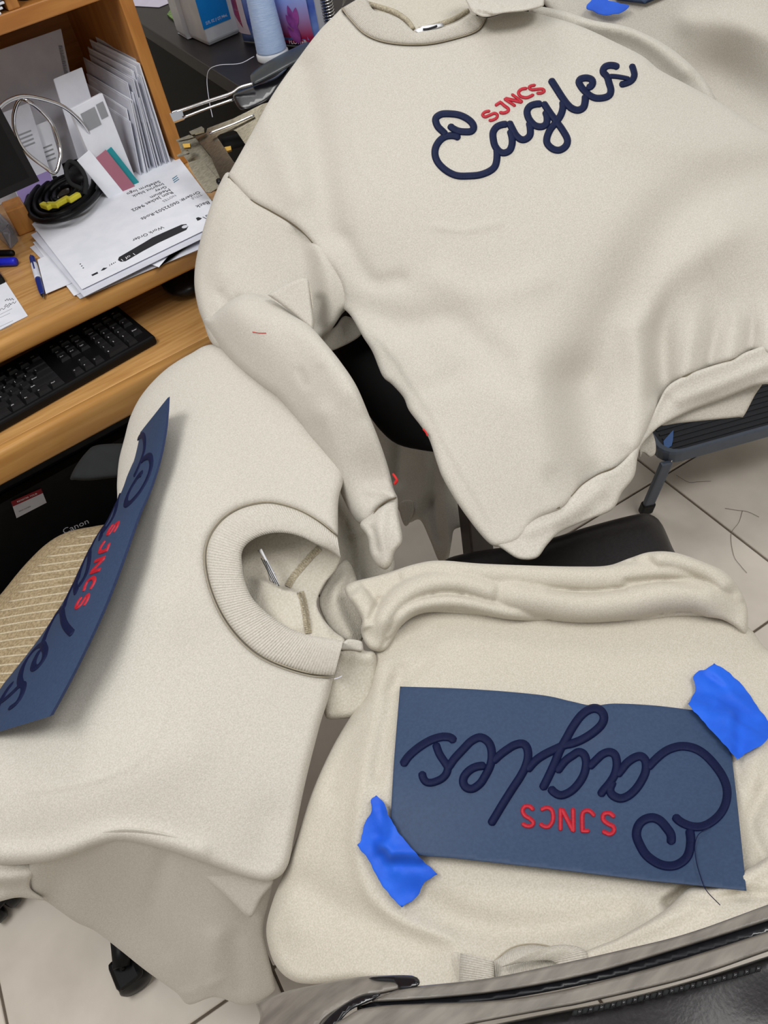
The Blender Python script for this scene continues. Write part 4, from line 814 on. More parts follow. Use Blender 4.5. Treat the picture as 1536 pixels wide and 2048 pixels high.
# ---- patch taped to it
pt = thing('logo_patch', 'slate blue rectangular patch taped on the black chair\'s sweatshirt, lettering upside down', 'patch', P(1130, 1580, .82))
ppoly = [(800, 1373, 1), (900, 1376), (1000, 1382), (1090, 1391), (1140, 1402), (1185, 1411), (1230, 1407), (1310, 1411), (1400, 1422), (1452, 1430, 1), (1463, 1510), (1475, 1610), (1493, 1782, 1), (1400, 1772), (1300, 1762), (1200, 1750), (1100, 1738), (1000, 1727), (900, 1716), (850, 1712), (777, 1700, 1), (781, 1640), (788, 1520)]
cc_ = [(x, y, float(R3.D(np.array([x]), np.array([y]))[0])-.014) for x, y in ((800, 1373), (1130, 1400), (1452, 1430), (1493, 1782), (1130, 1742), (777, 1700), (1130, 1580))]
PQ = [(x0*(1-t)+x1*t, y0*(1-t)+y1*t) for (x0, y0), (x1, y1) in zip([(803, 1376), (950, 1382), (1130, 1402), (1300, 1412), (1450, 1432)], [(780, 1698), (930, 1718), (1130, 1740), (1320, 1764), (1490, 1780)]) for t in (0, .25, .5, .75, 1)]
cc_ = [(x, y, float(R3.D(np.array([x]), np.array([y]))[0])-.010-(.006 if y > 1690 else 0)-(.008 if x > 1400 and y > 1600 else 0)) for x, y in PQ]
PD = Drape(cc_, [('g', [(1195, 1402), (1190, 1440)], 40, .004)])
panel('patch_face', ppoly, PD, PATCHM, pt, R=1.6, Rm=.0022, sp=9, extra=0)
zA = lambda L: [(780+p[0]/4, 1380+p[1]/4)+tuple(p[2:]) for p in L]
zB = lambda L: [(1120+p[0]/4, 1380+p[1]/4)+tuple(p[2:]) for p in L]
SCRIPT = [
    (zA([(95, 608), (150, 530), (230, 460), (320, 405), (400, 378), (450, 375), (490, 385), (522, 418)]), 16.5),
    (zA([(362, 420), (395, 510), (440, 580), (462, 620), (450, 670), (410, 712), (340, 740), (290, 735), (262, 695), (258, 648)]), 15.5),
    (zA([(450, 640), (480, 600), (520, 545), (590, 470), (650, 410), (715, 380), (770, 400), (805, 450), (815, 530), (800, 610), (760, 690), (720, 750), (660, 790), (610, 780), (586, 740), (595, 690), (640, 640), (700, 612), (770, 606)]), 16.5),
    (zA([(815, 580), (880, 520), (940, 475), (1000, 440), (1060, 430), (1095, 460), (1105, 530), (1085, 610), (1045, 690), (980, 790), (910, 900), (850, 1000), (800, 1082)]), 16.5),
    (zA([(1090, 650), (1160, 570), (1230, 520), (1310, 480), (1400, 440)])+zB([(90, 430), (170, 400), (260, 345), (330, 280), (352, 220), (330, 170), (280, 148), (220, 165), (160, 215), (100, 300), (50, 390), (0, 480), (-40, 580), (-90, 690), (-145, 800)]), 17),
    (zA([(1330, 660), (1400, 570), (1460, 525)])+zB([(150, 497), (195, 520), (210, 590), (190, 680), (140, 760), (80, 815), (10, 842), (-45, 820), (-85, 775)]), 16.5),
    (zB([(225, 625), (290, 560), (340, 515), (395, 497), (440, 520), (455, 590), (440, 670), (400, 740), (350, 800), (315, 850)]), 16.5),
    (zB([(450, 690), (490, 640), (540, 580), (600, 540), (650, 532), (685, 570), (685, 650), (650, 730), (600, 800), (540, 850), (480, 867), (420, 840), (400, 790), (430, 720)]), 17),
    (zB([(695, 630), (760, 560), (830, 500), (900, 465), (980, 450), (1070, 465), (1150, 510), (1230, 590), (1300, 690), (1335, 790), (1330, 890), (1290, 980), (1220, 1050), (1140, 1090), (1060, 1092), (990, 1068), (940, 1035), (912, 998)]), 17),
    (zB([(1035, 1105), (1046, 1200), (1035, 1290), (1000, 1355), (930, 1400), (850, 1407), (770, 1380), (690, 1320), (640, 1240), (612, 1160), (628, 1085), (675, 1038), (740, 1022), (800, 1045), (850, 1100), (888, 1160), (888, 1238)]), 18),
]
REDS = [
    (zA([(1152, 965), (1120, 933), (1080, 932), (1060, 965), (1080, 1005), (1120, 1030), (1147, 1060), (1130, 1087), (1090, 1087), (1053, 1064)]), 10),
    (zA([(1203, 962), (1250, 942), (1290, 955), (1305, 1000), (1300, 1050), (1270, 1092), (1230, 1090), (1197, 1066)]), 10),
    (zA([(1364, 1128, 1), (1364, 940, 1)]), 10), (zA([(1372, 945, 1), (1470, 1135, 1)]), 11), (zB([(108, 1140, 1), (104, 940, 1)]), 10),
    (zB([(240, 1127, 1), (178, 1127, 1), (178, 1000), (200, 968), (240, 970), (280, 1012)]), 10),
    (zB([(440, 1020), (395, 985), (350, 993), (345, 1035), (380, 1068), (425, 1092), (430, 1130), (395, 1152), (335, 1126)]), 10.5)]
def pos3(x, y, l): return P(x, y, PD.D(x, y)-l*.0038+.0002)
satin('script_lettering', SCRIPT, pos3, NAVY_D, pt, 4, 8, 1.12)
satin('block_lettering', REDS, lambda x, y, l: P(x, y, PD.D(x, y)-l*.0030+.0002), RED, pt, 3, 6)
tl = [(1310, 1655), (1296, 1662), (1288, 1680), (1293, 1710), (1300, 1745), (1320, 1772)]
tp3 = [(1420, 1655), (1398, 1668), (1390, 1690), (1392, 1720), (1400, 1750), (1412, 1780), (1440, 1810)]
tube('loose_thread', [P(x, y, float(PD.D(np.array([x]), np.array([y]))[0])-.004) for x, y in tp3], .0004, NAVY_D, pt, 5)
TD = lambda pl, o_: Drape([(x, y, min(float(R3.D(np.array([x]), np.array([y]))[0]), float(PD.D(np.array([x]), np.array([y]))[0])+.001 if (inpoly(np.array([[x, y]]), np.array([p[:2] for p in ppoly]))[0] or pldist(np.array([[x, y]]), np.array([p[:2] for p in ppoly+ppoly[:1]], float))[0][0] < 13) else 9)-o_) for x, y in pl], [])
def tape(label, poly, pts, folds=()):
    c = crom(poly, 14, True); gx, gy = np.meshgrid(np.arange(c[:, 0].min(), c[:, 0].max(), 17), np.arange(c[:, 1].min(), c[:, 1].max(), 17)); g_ = np.stack([gx.ravel(), gy.ravel()], -1); g_ = g_[inpoly(g_, c)]
    dr = TD([tuple(q) for q in np.vstack([c[::2], g_])], .0062); dr.f = [(k, crom(p, 12), w, a) for k, p, w, a in folds]
    o = panel('painter_tape', poly, dr, TAPE, None, R=1.2, Rm=.0006, sp=6, wob=1.0, off=-.003); return tag(o, label, 'tape', 'painter tape pieces')
tape('blue tape strip on the upper right corner of the taped patch', [(1428, 1326, 1), (1412, 1338), (1398, 1342), (1387, 1353), (1391, 1375), (1386, 1392), (1376, 1408, 1), (1400, 1436), (1440, 1480), (1475, 1519, 1), (1500, 1502), (1530, 1485), (1548, 1458, 1), (1520, 1420), (1486, 1372), (1455, 1343)],
     [(1428, 1330), (1388, 1400), (1475, 1515), (1545, 1458), (1450, 1430), (1490, 1400), (1430, 1440), (1480, 1480)], [('s', [(1395, 1380), (1440, 1400), (1480, 1440), (1530, 1470)], 20, .004), ('g', [(1430, 1345), (1470, 1390), (1520, 1430)], 9, .003), ('g', [(1410, 1350), (1450, 1375)], 7, -.003)])
tape('blue tape strip on the lower left corner of the taped patch', [(752, 1590, 1), (742, 1600), (743, 1622), (728, 1650), (722, 1680), (714, 1690, 1), (738, 1722), (765, 1772), (803, 1815, 1), (832, 1795), (850, 1765), (875, 1748, 1), (840, 1715), (800, 1668), (778, 1632), (768, 1606)],
     [(752, 1592), (718, 1690), (803, 1810), (870, 1748), (770, 1660), (800, 1720), (775, 1720)], [('g', [(752, 1620), (770, 1680), (790, 1740)], 10, .003)])

# ================================================================== LEFT SWEATSHIRT on the office chair
g1 = thing('sweatshirt', 'cream sweatshirt over the beige office chair, collar opening facing right', 'sweatshirt', Ph(350, 1250, .6))
R1 = Drape([(430, 700, 1.13), (640, 780, 1.08), (676, 1000, .985), (500, 850, 1.045), (350, 860, 1.045), (300, 1000, .995), (262, 830, 1.12), (235, 950, 1.09), (180, 1120, 1.02), (90, 1280, .95), (-40, 1420, .90), (450, 1100, .935), (300, 1200, .905), (100, 1400, .875), (-60, 1600, .83), (0, 1725, .815), (300, 1690, .80), (300, 1500, .82), (540, 1750, .80), (600, 1500, .845), (500, 1400, .865), (660, 1380, .89), (676, 1070, .955), (410, 1140, .925), (380, 1300, .885)],
           [('g', [(100, 1600), (250, 1560), (380, 1490)], 60, .004), ('g', [(60, 1582), (180, 1562), (260, 1530), (310, 1480), (332, 1420)], 7, .0016), ('g', [(0, 1710), (120, 1700), (240, 1668), (400, 1700)], 22, .006), ('g', [(540, 1640), (520, 1720)], 40, -.004), ('s', [(676, 1074), (638, 1045), (598, 1022), (552, 1009), (517, 1009), (480, 1019), (449, 1039), (426, 1067), (414, 1099), (414, 1133), (423, 1173), (440, 1216), (463, 1254), (494, 1288), (529, 1314), (575, 1334), (623, 1347), (668, 1350)], 1, 0)])
zN = lambda L: [(380+x/3.491, 950+y/3.491) for x, y in L]
couter = zN([(1030, 440), (900, 335), (760, 255), (600, 208), (480, 208), (350, 243), (240, 312), (160, 412), (122, 520), (122, 640), (152, 780), (212, 930), (292, 1060), (400, 1180), (520, 1270), (680, 1340), (850, 1385), (1008, 1396)])
cinner = zN([(1052, 582), (980, 530), (880, 482), (780, 432), (680, 407), (580, 405), (480, 430), (400, 480), (362, 545), (365, 640), (382, 740), (430, 850), (500, 930), (600, 1010), (720, 1080), (830, 1118), (950, 1135), (1070, 1158)])
body1 = [(430, 688), (380, 708), (330, 740), (287, 785), (262, 830), (248, 880), (238, 920), (234, 965), (232, 1020), (205, 1110), (160, 1215), (95, 1310), (10, 1395), (-90, 1450), (-90, 1700), (-40, 1722), (0, 1730), (60, 1728), (120, 1718), (200, 1690), (250, 1683), (330, 1700), (420, 1730), (500, 1757), (545, 1760), (575, 1732), (591, 1660), (612, 1560), (640, 1450), (656, 1400), (668, 1352, 1)]+[(x, y) for x, y in couter[::-1]][1:-1]+[(676, 1072, 1), (677, 1000), (688, 940), (660, 840), (620, 760), (540, 700)]
panel('body', body1, R1, FLEECE, g1, R=20, Rm=.016, sp=7)
RC = Drape([(x, y, float(R1.D(np.array([x]), np.array([y]))[0])-.002) for x, y in couter[::2]+[(300, 1150), (450, 1350)]]+[(x, y, float(R1.D(np.array([x]), np.array([y]))[0])-.004) for x, y in cinner[2:-2:3]]+[(cinner[0][0], cinner[0][1], .95), (cinner[-1][0], cinner[-1][1], .885)])
col1 = band('collar', couter, cinner, RC, RIB, g1, 120, bulge=.006, amp=.0006, off=.004, tuck=.03)
st_o = zN([(1010, 405), (900, 318), (760, 240), (600, 192), (480, 190), (340, 226), (225, 300), (142, 405), (103, 520), (103, 645), (133, 785), (195, 940), (277, 1075), (388, 1197), (510, 1288), (675, 1358), (845, 1402), (1008, 1414)])
seam('collar_stitch', couter, R1, col1, STITCH, rad=.0009, off=.002); seam('collar_stitch', st_o, R1, col1, STITCH, rad=.0006, off=.0004)
# inside of the neck
RI = Drape([(490, 1110, 1.00), (560, 1090, 1.01), (640, 1110, 1.00), (520, 1200, .965), (600, 1180, .975), (600, 1270, .93), (660, 1270, .925), (690, 1180, .98), (680, 1110, .97), (720, 1290, .91), (640, 1200, .97)],
           [('s', [(495, 1150), (530, 1158), (560, 1172), (600, 1185), (612, 1215), (622, 1280)], 60, .020), ('g', [(660, 1190), (640, 1220), (650, 1270)], 20, .010)])
panel('neck_lining', [(478, 1090), (520, 1060), (600, 1060), (660, 1085), (682, 1112, 1), (672, 1140), (648, 1170), (634, 1205), (645, 1235), (668, 1262), (690, 1282), (660, 1300), (600, 1290), (540, 1250), (490, 1190)], RI, FLEECE_IN, g1, R=8, Rm=.006, sp=5)
def overlock(pts, w):
    c = crom(zN(pts), 2.2); n = len(c); t = np.gradient(c, axis=0); t /= np.linalg.norm(t, axis=1)[:, None]; nr = np.stack([-t[:, 1], t[:, 0]], -1); V = []; 
    for k in range(0, n-1):
        z = np.array([-1, -.6, 0, .6, 1]); q = c[k]+nr[k]*w*z[:, None]; d = RI.D(q[:, 0], q[:, 1])-.0025*np.sqrt(1-z*z)*(1.0 if k % 2 else .45)-.001; V += list(P(q[:, 0], q[:, 1], d))
    m_ = len(V)//5; return mesh('overlock_seam', V, [(i*5+j, (i+1)*5+j, (i+1)*5+j+1, i*5+j+1) for i in range(m_-1) for j in range(4)], OVERLOCK, g1, False)
overlock([(905, 510), (850, 560), (780, 640), (715, 720), (680, 785)], 7); overlock([(770, 815), (790, 880), (805, 960), (818, 1050), (830, 1112)], 7)
tg_ = Drape([(515, 1100, .965), (530, 1140, .955), (555, 1170, .945), (520, 1150, .97)])
panel('care_label', zN([(470, 525), (500, 515), (545, 600), (590, 680), (628, 772), (600, 770), (555, 740), (520, 590)]), tg_, WHITE, g1, R=1.5, Rm=.0008, sp=4, smoothpoly=False)
for k in range(3):
    a_ = np.array([514+k*5, 1100+k*3]); b_ = np.array([548+k*5, 1166+k*3]); c_l = np.array([a_+(b_-a_)*t for t in np.linspace(.25, 1, 12)]); tube('label_print', P(c_l[:, 0], c_l[:, 1], tg_.D(c_l[:, 0], c_l[:, 1])-.0004), .0006, INK, g1, 4, raw=True)
# folds hanging right of the collar and below the front edge
RS = Drape([(700, 1300, .925), (745, 1320, .925), (670, 1400, .91), (720, 1420, .915)], [('g', [(690, 1310), (740, 1315)], 16, .006), ('s', [(672, 1300), (700, 1296), (724, 1300)], 10, .006)])
panel('sleeve', [(672, 1292), (690, 1283), (724, 1286), (728, 1300), (750, 1306), (754, 1350), (739, 1412), (710, 1433), (681, 1438), (652, 1435), (650, 1400), (662, 1350)], RS, FLEECE_IN, g1, R=14, Rm=.014, sp=5)
panel('sleeve_fold', zN([(1040, 1215), (1075, 1165), (1110, 1145), (1180, 1155), (1203, 1170), (1203, 1228), (1120, 1222)]), Drape([(690, 1290, .912), (724, 1300, .915), (680, 1300, .91)]), FLEECE, g1, R=5, Rm=.005, sp=4)
panel('back_layer', [(640, 1190), (690, 1120), (720, 1180), (728, 1260), (715, 1290), (680, 1275), (650, 1240)], Drape([(650, 1200, 1.0), (700, 1140, 1.03), (720, 1270, .98), (680, 1270, .97)], [('g', [(690, 1150), (670, 1200), (700, 1270)], 12, .008)]), FLEECE_IN, g1, R=8, Rm=.006, sp=6)
R1c = Drape([(50, 1760, .85), (250, 1740, .86), (500, 1780, .85), (400, 1900, .93), (250, 1850, .95), (500, 1990, .98), (350, 1985, 1.02), (0, 1780, .86), (540, 1850, .90)],
            [('g', [(330, 1720), (300, 1830), (330, 1900)], 20, -.006), ('g', [(120, 1760), (110, 1790)], 30, -.008), ('g', [(430, 1880), (420, 1960)], 22, .008), ('g', [(470, 1880), (480, 1970)], 18, -.006), ('g', [(360, 1990), (420, 1970), (440, 1960)], 8, .004)])
panel('back_layer', [(62, 1712), (110, 1695), (250, 1655), (420, 1690), (540, 1735), (527, 1850), (534, 1900), (548, 1960), (545, 1985), (490, 2010), (430, 1994), (378, 2009), (352, 1985), (290, 1940), (240, 1900), (190, 1862), (150, 1843), (100, 1808), (70, 1788), (62, 1770)], R1c, FLEECE, g1, R=10, Rm=.008, sp=7)
panel('hem_fold', [(320, 1690), (340, 1702), (395, 1745), (450, 1790), (490, 1829), (505, 1832), (522, 1798), (545, 1755), (460, 1730)], Drape([(340, 1700, .835), (500, 1820, .845), (540, 1760, .825)]), FLEECE, g1, R=7, Rm=.007, sp=6)
panel('side_fold', [(-90, 1700), (0, 1725), (70, 1722), (112, 1718), (70, 1745), (60, 1775), (90, 1800), (40, 1795), (0, 1803), (-90, 1830)], Drape([(0, 1740, .83), (90, 1730, .85), (0, 1800, .86), (-80, 1750, .83)], [('g', [(-80, 1750), (0, 1758), (60, 1752)], 14, .010), ('g', [(-80, 1772), (0, 1778)], 8, -.005)]), FLEECE, g1, R=8, Rm=.008, sp=6)

# ---- patch curled over its left edge
pl_ = thing('logo_patch', 'slate blue patch curling over the left edge of the office chair sweatshirt', 'patch', P(240, 1135, .92))
CR = crom([(335, 796), (333, 830), (328, 872), (316, 928), (297, 985), (275, 1035), (240, 1133), (205, 1222), (160, 1318), (127, 1382), (99, 1433)], 3)
Lc = np.concatenate([[0], np.cumsum(np.linalg.norm(np.diff(CR, axis=0), axis=1))]); sC = Lc/Lc[-1]
dS = lambda s: np.interp(s, [0, .25, .5, .75, 1], [1.02, .962, .895, .84, .80])
def lp(s, v, lift=0.0):
    s = np.asarray(s, float); v = np.asarray(v, float)
    x0 = np.interp(s, sC, CR[:, 0]); y0 = np.interp(s, sC, CR[:, 1])
    th0 = np.interp(s, [0, .12, .3, .5, .8, 1], [42, 35, 31, 31, 28, 28])*math.pi/180; kap = np.interp(s, [0, .1, .3, .5, .8, 1], [30, 66, 86, 79, 58, 50])*math.pi/180
    dxx = np.interp(s, [0, .15, .4, .7, 1], [-.62, -.78, -.90, -.93, -.955]); dyy = np.interp(s, [0, .15, .4, .7, 1], [.78, .62, .40, .34, .29])
    n = 24; ox = np.zeros_like(s*v); od = np.zeros_like(ox)
    for k in range(n):
        t = v*(k+.5)/n; th = th0+kap*np.minimum(t, 1.1); ox = ox+np.cos(th)*v/n; od = od+np.sin(th)*v/n
    Wd_ = .17; d = dS(s)+od*Wd_; px_ = ox*Wd_*F/dS(s)
    p = P(x0+dxx*px_, y0+dyy*px_, d)
    if np.any(lift):
        th = th0+kap*np.minimum(v, 1.1); nn = np.stack([dxx*np.sin(th), dyy*np.sin(th), -np.cos(th)], -1) @ W.T; p = p+nn*np.asarray(lift)[..., None]
    return p
ns, nv = 60, 24; sg, vg = np.meshgrid(np.linspace(0, 1, ns), np.linspace(0, 1, nv), indexing='ij')
A_ = lp(sg, vg, np.full(sg.shape, .0)); B_ = lp(sg, vg, np.full(sg.shape, -.005)); V = np.vstack([A_.reshape(-1, 3), B_.reshape(-1, 3)]); n2 = ns*nv
Ft = [(i*nv+j, i*nv+j+1, (i+1)*nv+j+1, (i+1)*nv+j) for i in range(ns-1) for j in range(nv-1)]
mesh('patch_face', V[:n2], Ft, PATCHM, pl_, True); mesh('patch_back', V[n2:], [f[::-1] for f in Ft], PATCHE, pl_, True)
bd = [(i, 0) for i in range(ns)]+[(ns-1, j) for j in range(1, nv)]+[(i, nv-1) for i in range(ns-2, -1, -1)]+[(0, j) for j in range(nv-2, 0, -1)]
idx = [i*nv+j for i, j in bd]; mesh('patch_edge', [V[i] for i in idx]+[V[n2+i] for i in idx], [(k, (k+1) % len(idx), len(idx)+(k+1) % len(idx), len(idx)+k) for k in range(len(idx))], PATCHE, pl_)
src = np.array([(1493, 1782), (778, 1700), (800, 1373), (1445, 1420)], float); dst = np.array([(0, 0), (1, 0), (1, 1), (0, 1)], float)
Am = []; bv = []
for (x, y), (u, v) in zip(src, dst): Am += [[x, y, 1, 0, 0, 0, -u*x, -u*y], [0, 0, 0, x, y, 1, -v*x, -v*y]]; bv += [u, v]
hm = np.append(np.linalg.solve(np.array(Am), np.array(bv)), 1).reshape(3, 3)
def posL(k):
    def f(x, y, l):
        q = np.stack([x, y, np.ones_like(x)], -1) @ hm.T; return lp(q[:, 0]/q[:, 2], np.clip(q[:, 1]/q[:, 2], 0, 1), l*k)
    return f
satin('script_lettering', SCRIPT, posL(.003), NAVY, pl_, 3, 8); satin('block_lettering', REDS, posL(.0026), RED, pl_, 3, 6)

# ================================================================== UPPER SWEATSHIRT, embroidered
g2 = thing('sweatshirt', 'cream sweatshirt embroidered with red and navy lettering, draped at top', 'sweatshirt', P(950, 600, 1.2))
R2 = Drape([(850, 85, 1.125), (700, 30, 1.165), (600, 110, 1.18), (500, 270, 1.165), (460, 350, 1.155), (1070, 240, 1.085), (1250, 140, 1.11), (1400, 220, 1.115), (1560, 290, 1.12), (900, 400, 1.06), (690, 420, 1.085), (690, 600, 1.085), (1000, 600, 1.035), (1300, 480, 1.04), (1500, 450, 1.06), (1450, 600, 1.07), (850, 800, 1.03), (1030, 800, .995), (1180, 830, 1.015), (1000, 1080, .975), (1045, 1110, .965), (1240, 950, 1.0), (1330, 790, 1.055), (1440, 700, 1.06), (1560, 690, 1.05), (1120, 30, 1.13), (960, 20, 1.135), (880, 930, 1.0)],
           [('g', [(600, 140), (625, 250), (640, 350), (660, 460)], 36, -.016), ('g', [(530, 230), (570, 330), (590, 380)], 34, .010), ('g', [(690, 620), (800, 650), (900, 640), (960, 690), (1010, 720)], 32, -.010), ('g', [(720, 640), (800, 700), (860, 790)], 30, .006), ('g', [(1165, 770), (1175, 840), (1190, 930)], 58, -.028), ('g', [(1265, 660), (1285, 760), (1270, 880)], 34, .016), ('g', [(1110, 960), (1150, 985), (1190, 950)], 26, -.008), ('g', [(1050, 730), (1080, 830), (1100, 950)], 60, .010),
            ('f', [(1370, 520), (1325, 650), (1322, 785)], 26, -.024), ('f', [(1410, 560), (1388, 660), (1372, 750)], 22, .012), ('f', [(1440, 610), (1418, 735)], 12, -.009), ('f', [(1480, 590), (1460, 715)], 18, .010), ('f', [(1508, 600), (1500, 710)], 10, -.010), ('f', [(1536, 580), (1536, 700)], 14, .008), ('g', [(1560, 340), (1440, 375), (1350, 430), (1290, 510), (1235, 630), (1170, 760)], 58, -.020), ('g', [(1240, 260), (1400, 290), (1536, 300)], 44, .010), ('g', [(1300, 620), (1360, 540), (1450, 470)], 36, .008), ('g', [(1395, 470), (1440, 560), (1470, 640)], 10, .003),
            ('g', [(735, 170), (705, 240), (715, 320), (760, 390)], 5, .0012),
            ('g', [(880, 560), (980, 590), (1080, 560)], 30, .005), ('g', [(860, 780), (960, 740), (1040, 770)], 26, -.005), ('g', [(870, 452), (930, 460), (1000, 446)], 7, .0022), ('g', [(690, 480), (740, 560), (800, 560)], 18, -.006),
            ('s', [(996, 1078), (908, 930), (875, 862), (827, 781), (778, 709), (732, 654), (700, 620)], 10, .004)])
zU = lambda L: [(700+x*.5443, y*.5443) for x, y in L]
collo = zU([(-30, 30), (0, 70), (60, 128), (150, 158), (280, 162), (400, 137), (470, 110), (500, 66)])
colli = zU([(55, -20), (85, 35), (130, 48), (180, 68), (215, 98), (240, 118), (262, 116), (330, 104), (395, 80), (440, 52)])
body2 = [(700, -50), (690, 5), (640, 60), (600, 112), (545, 190), (500, 272), (455, 352, 1), (500, 398), (545, 424), (588, 450), (620, 480), (650, 520), (676, 556), (687, 590), (686, 616, 1), (703, 634), (726, 674), (745, 704), (765, 752), (784, 769), (807, 795), (818, 821), (843, 854), (859, 880), (875, 929), (888, 961), (924, 1020), (973, 1082), (1000, 1093), (1038, 1080), (1072, 1040), (1120, 1018), (1145, 994), (1166, 971), (1196, 951), (1232, 936), (1270, 905), (1290, 868), (1310, 820), (1336, 775), (1378, 750), (1420, 735), (1465, 721), (1503, 702), (1600, 680), (1600, 290), (1536, 265), (1440, 205), (1380, 172), (1320, 140), (1285, 112), (1230, 84), (1170, 56), (1110, 36), (1040, 22), (975, 36, 1)]+[p for p in collo[::-1]][1:-1]+[(684, 16)]
panel('body', body2, R2, FLEECE, g2, R=13, Rm=.011, sp=7)
RCu = Drape([(x, y, float(R2.D(np.array([x]), np.array([y]))[0])) for x, y in collo]+[(x, y, float(R2.D(np.array([x]), np.array([y]))[0])-.004) for x, y in colli[1:-1:2]])
col2_ = band('collar', collo, colli, RCu, RIB, g2, 110, bulge=.005, amp=.0005, off=.002, tuck=.025)
seam('collar_stitch', collo, R2, col2_, STITCH, rad=.0009)
RNb = Drape([(760, 10, 1.20), (830, 40, 1.175), (930, 20, 1.185), (850, -20, 1.22)], [('g', [(740, 0), (790, 20), (830, 52)], 8, .006)])
panel('neck_lining', [(725, -40), (745, 18), (790, 45), (825, 64), (850, 68), (890, 60), (940, 42), (955, 20), (945, -40)], RNb, FLEECE_IN, g2, R=6, Rm=.005, sp=6)
ov = crom([(736, 8), (760, 15), (790, 25), (815, 42), (826, 58)], 3); tube('overlock_seam', P(ov[:, 0], ov[:, 1], RNb.D(ov[:, 0], ov[:, 1])-.003), .004, OVERLOCK, g2, 6, raw=True)
ov = crom([(838, 60), (870, 52), (905, 40), (936, 22)], 3); tube('overlock_seam', P(ov[:, 0], ov[:, 1], RNb.D(ov[:, 0], ov[:, 1])-.003), .004, OVERLOCK, g2, 6, raw=True)
panel('care_label', [(828, 60), (845, 52), (885, 45), (888, 52), (850, 66), (838, 66)], Drape([(840, 60, 1.150), (885, 48, 1.155), (850, 52, 1.153)]), WHITE, g2, R=1.5, Rm=.0008, sp=4, smoothpoly=False)
tube('label_print', [P(846, 59, 1.148), P(856, 58, 1.148), P(866, 55, 1.149), P(874, 52, 1.150)], .0016, INK, g2, 4)
# sleeves
RSL = Drape([(430, 420, 1.15), (400, 540, 1.155), (450, 365, 1.16), (540, 500, 1.125), (520, 560, 1.125), (450, 560, 1.13), (640, 650, 1.12), (420, 660, 1.13), (560, 640, 1.115)]+[(x, y, float(R2.D(np.array([x]), np.array([y]))[0])+.006) for x, y in ((470, 362), (500, 398), (545, 424), (588, 450), (620, 480), (650, 520), (676, 556), (687, 590))], [('g', [(470, 400), (455, 470), (440, 540)], 26, .006), ('g', [(600, 470), (610, 540), (612, 600)], 26, -.010), ('g', [(640, 500), (655, 570), (665, 640)], 22, .010), ('g', [(640, 600), (635, 650)], 10, -.008), ('g', [(440, 590), (460, 610), (480, 600)], 12, -.005)])
panel('sleeve', [(460, 345), (440, 366), (415, 430), (397, 495), (389, 545), (391, 590), (405, 640), (440, 700), (560, 720), (625, 690), (645, 673), (662, 660), (684, 628), (700, 610), (700, 570), (665, 520), (630, 475), (590, 440), (540, 412), (500, 388)], RSL, FLEECE, g2, R=16, Rm=.018, sp=6)
seam('armhole_seam', [(457, 354), (488, 384), (497, 398), (545, 424), (588, 450), (618, 476), (650, 520), (676, 556), (687, 590), (686, 614)], R2, g2, rad=.0017, off=.0085)
RLS = Drape([(470, 620, 1.08), (440, 690, 1.115), (400, 620, 1.14), (540, 640, 1.05), (600, 720, 1.02), (520, 790, 1.08), (650, 830, 1.0), (600, 860, 1.05), (720, 900, .99), (660, 950, 1.03), (770, 960, 1.0), (750, 1050, .985), (720, 1060, 1.0), (560, 590, 1.09)],
            [('g', [(600, 745), (615, 770), (640, 740)], 10, -.003), ('g', [(730, 840), (745, 900), (760, 960)], 24, -.006), ('g', [(640, 830), (680, 920), (720, 1010)], 26, .007), ('g', [(740, 980), (770, 985), (790, 995)], 10, .005), ('g', [(560, 620), (620, 680), (690, 780)], 26, .006)])
lsl = panel('lower_sleeve', [(405, 640), (425, 630), (455, 605), (490, 587), (520, 590), (548, 602), (580, 625), (620, 652), (650, 685), (680, 722), (712, 770), (738, 830), (758, 880), (775, 930), (788, 980), (793, 997), (760, 1015), (740, 1040), (722, 1048), (705, 1032), (690, 1005), (665, 950), (640, 905), (612, 875), (598, 850), (560, 800), (520, 770), (480, 738), (440, 695)], RLS, FLEECE, g2, R=16, Rm=.020, sp=6)
panel('cuff', [(793, 992), (797, 1030), (805, 1080), (790, 1105), (783, 1128), (770, 1139), (752, 1128), (740, 1105), (735, 1075), (720, 1048), (745, 1025), (770, 1008)], Drape([(790, 1000, .995), (740, 1050, .985), (770, 1130, .975), (760, 1060, .975)], [('g', [(770, 1010), (760, 1060), (770, 1120)], 14, .006), ('g', [(745, 1060), (755, 1100)], 8, -.004)]), RIB, lsl, R=10, Rm=.012, sp=4)
seam('cuff_seam', [(792, 995), (770, 1004), (752, 1020), (742, 1042), (724, 1049)], RLS, lsl, rad=.001, off=.002)
RFL = Drape([(545, 600, 1.06), (610, 560, 1.05), (620, 650, 1.05), (580, 620, 1.055)])
panel('sleeve_fold', [(535, 590, 1), (560, 575), (595, 558), (612, 556), (618, 564), (622, 600), (627, 640), (626, 662, 1), (590, 630), (560, 607)], RFL, FLEECE, g2, R=6, Rm=.008, sp=4)
panel('sleeve_fold', [(604, 572), (612, 560), (620, 572), (626, 610), (627, 658), (618, 650), (610, 610)], Drape([(612, 570, 1.062), (625, 650, 1.062), (610, 610, 1.075)]), FLEECE_IN, g2, R=4, Rm=.004, sp=4)
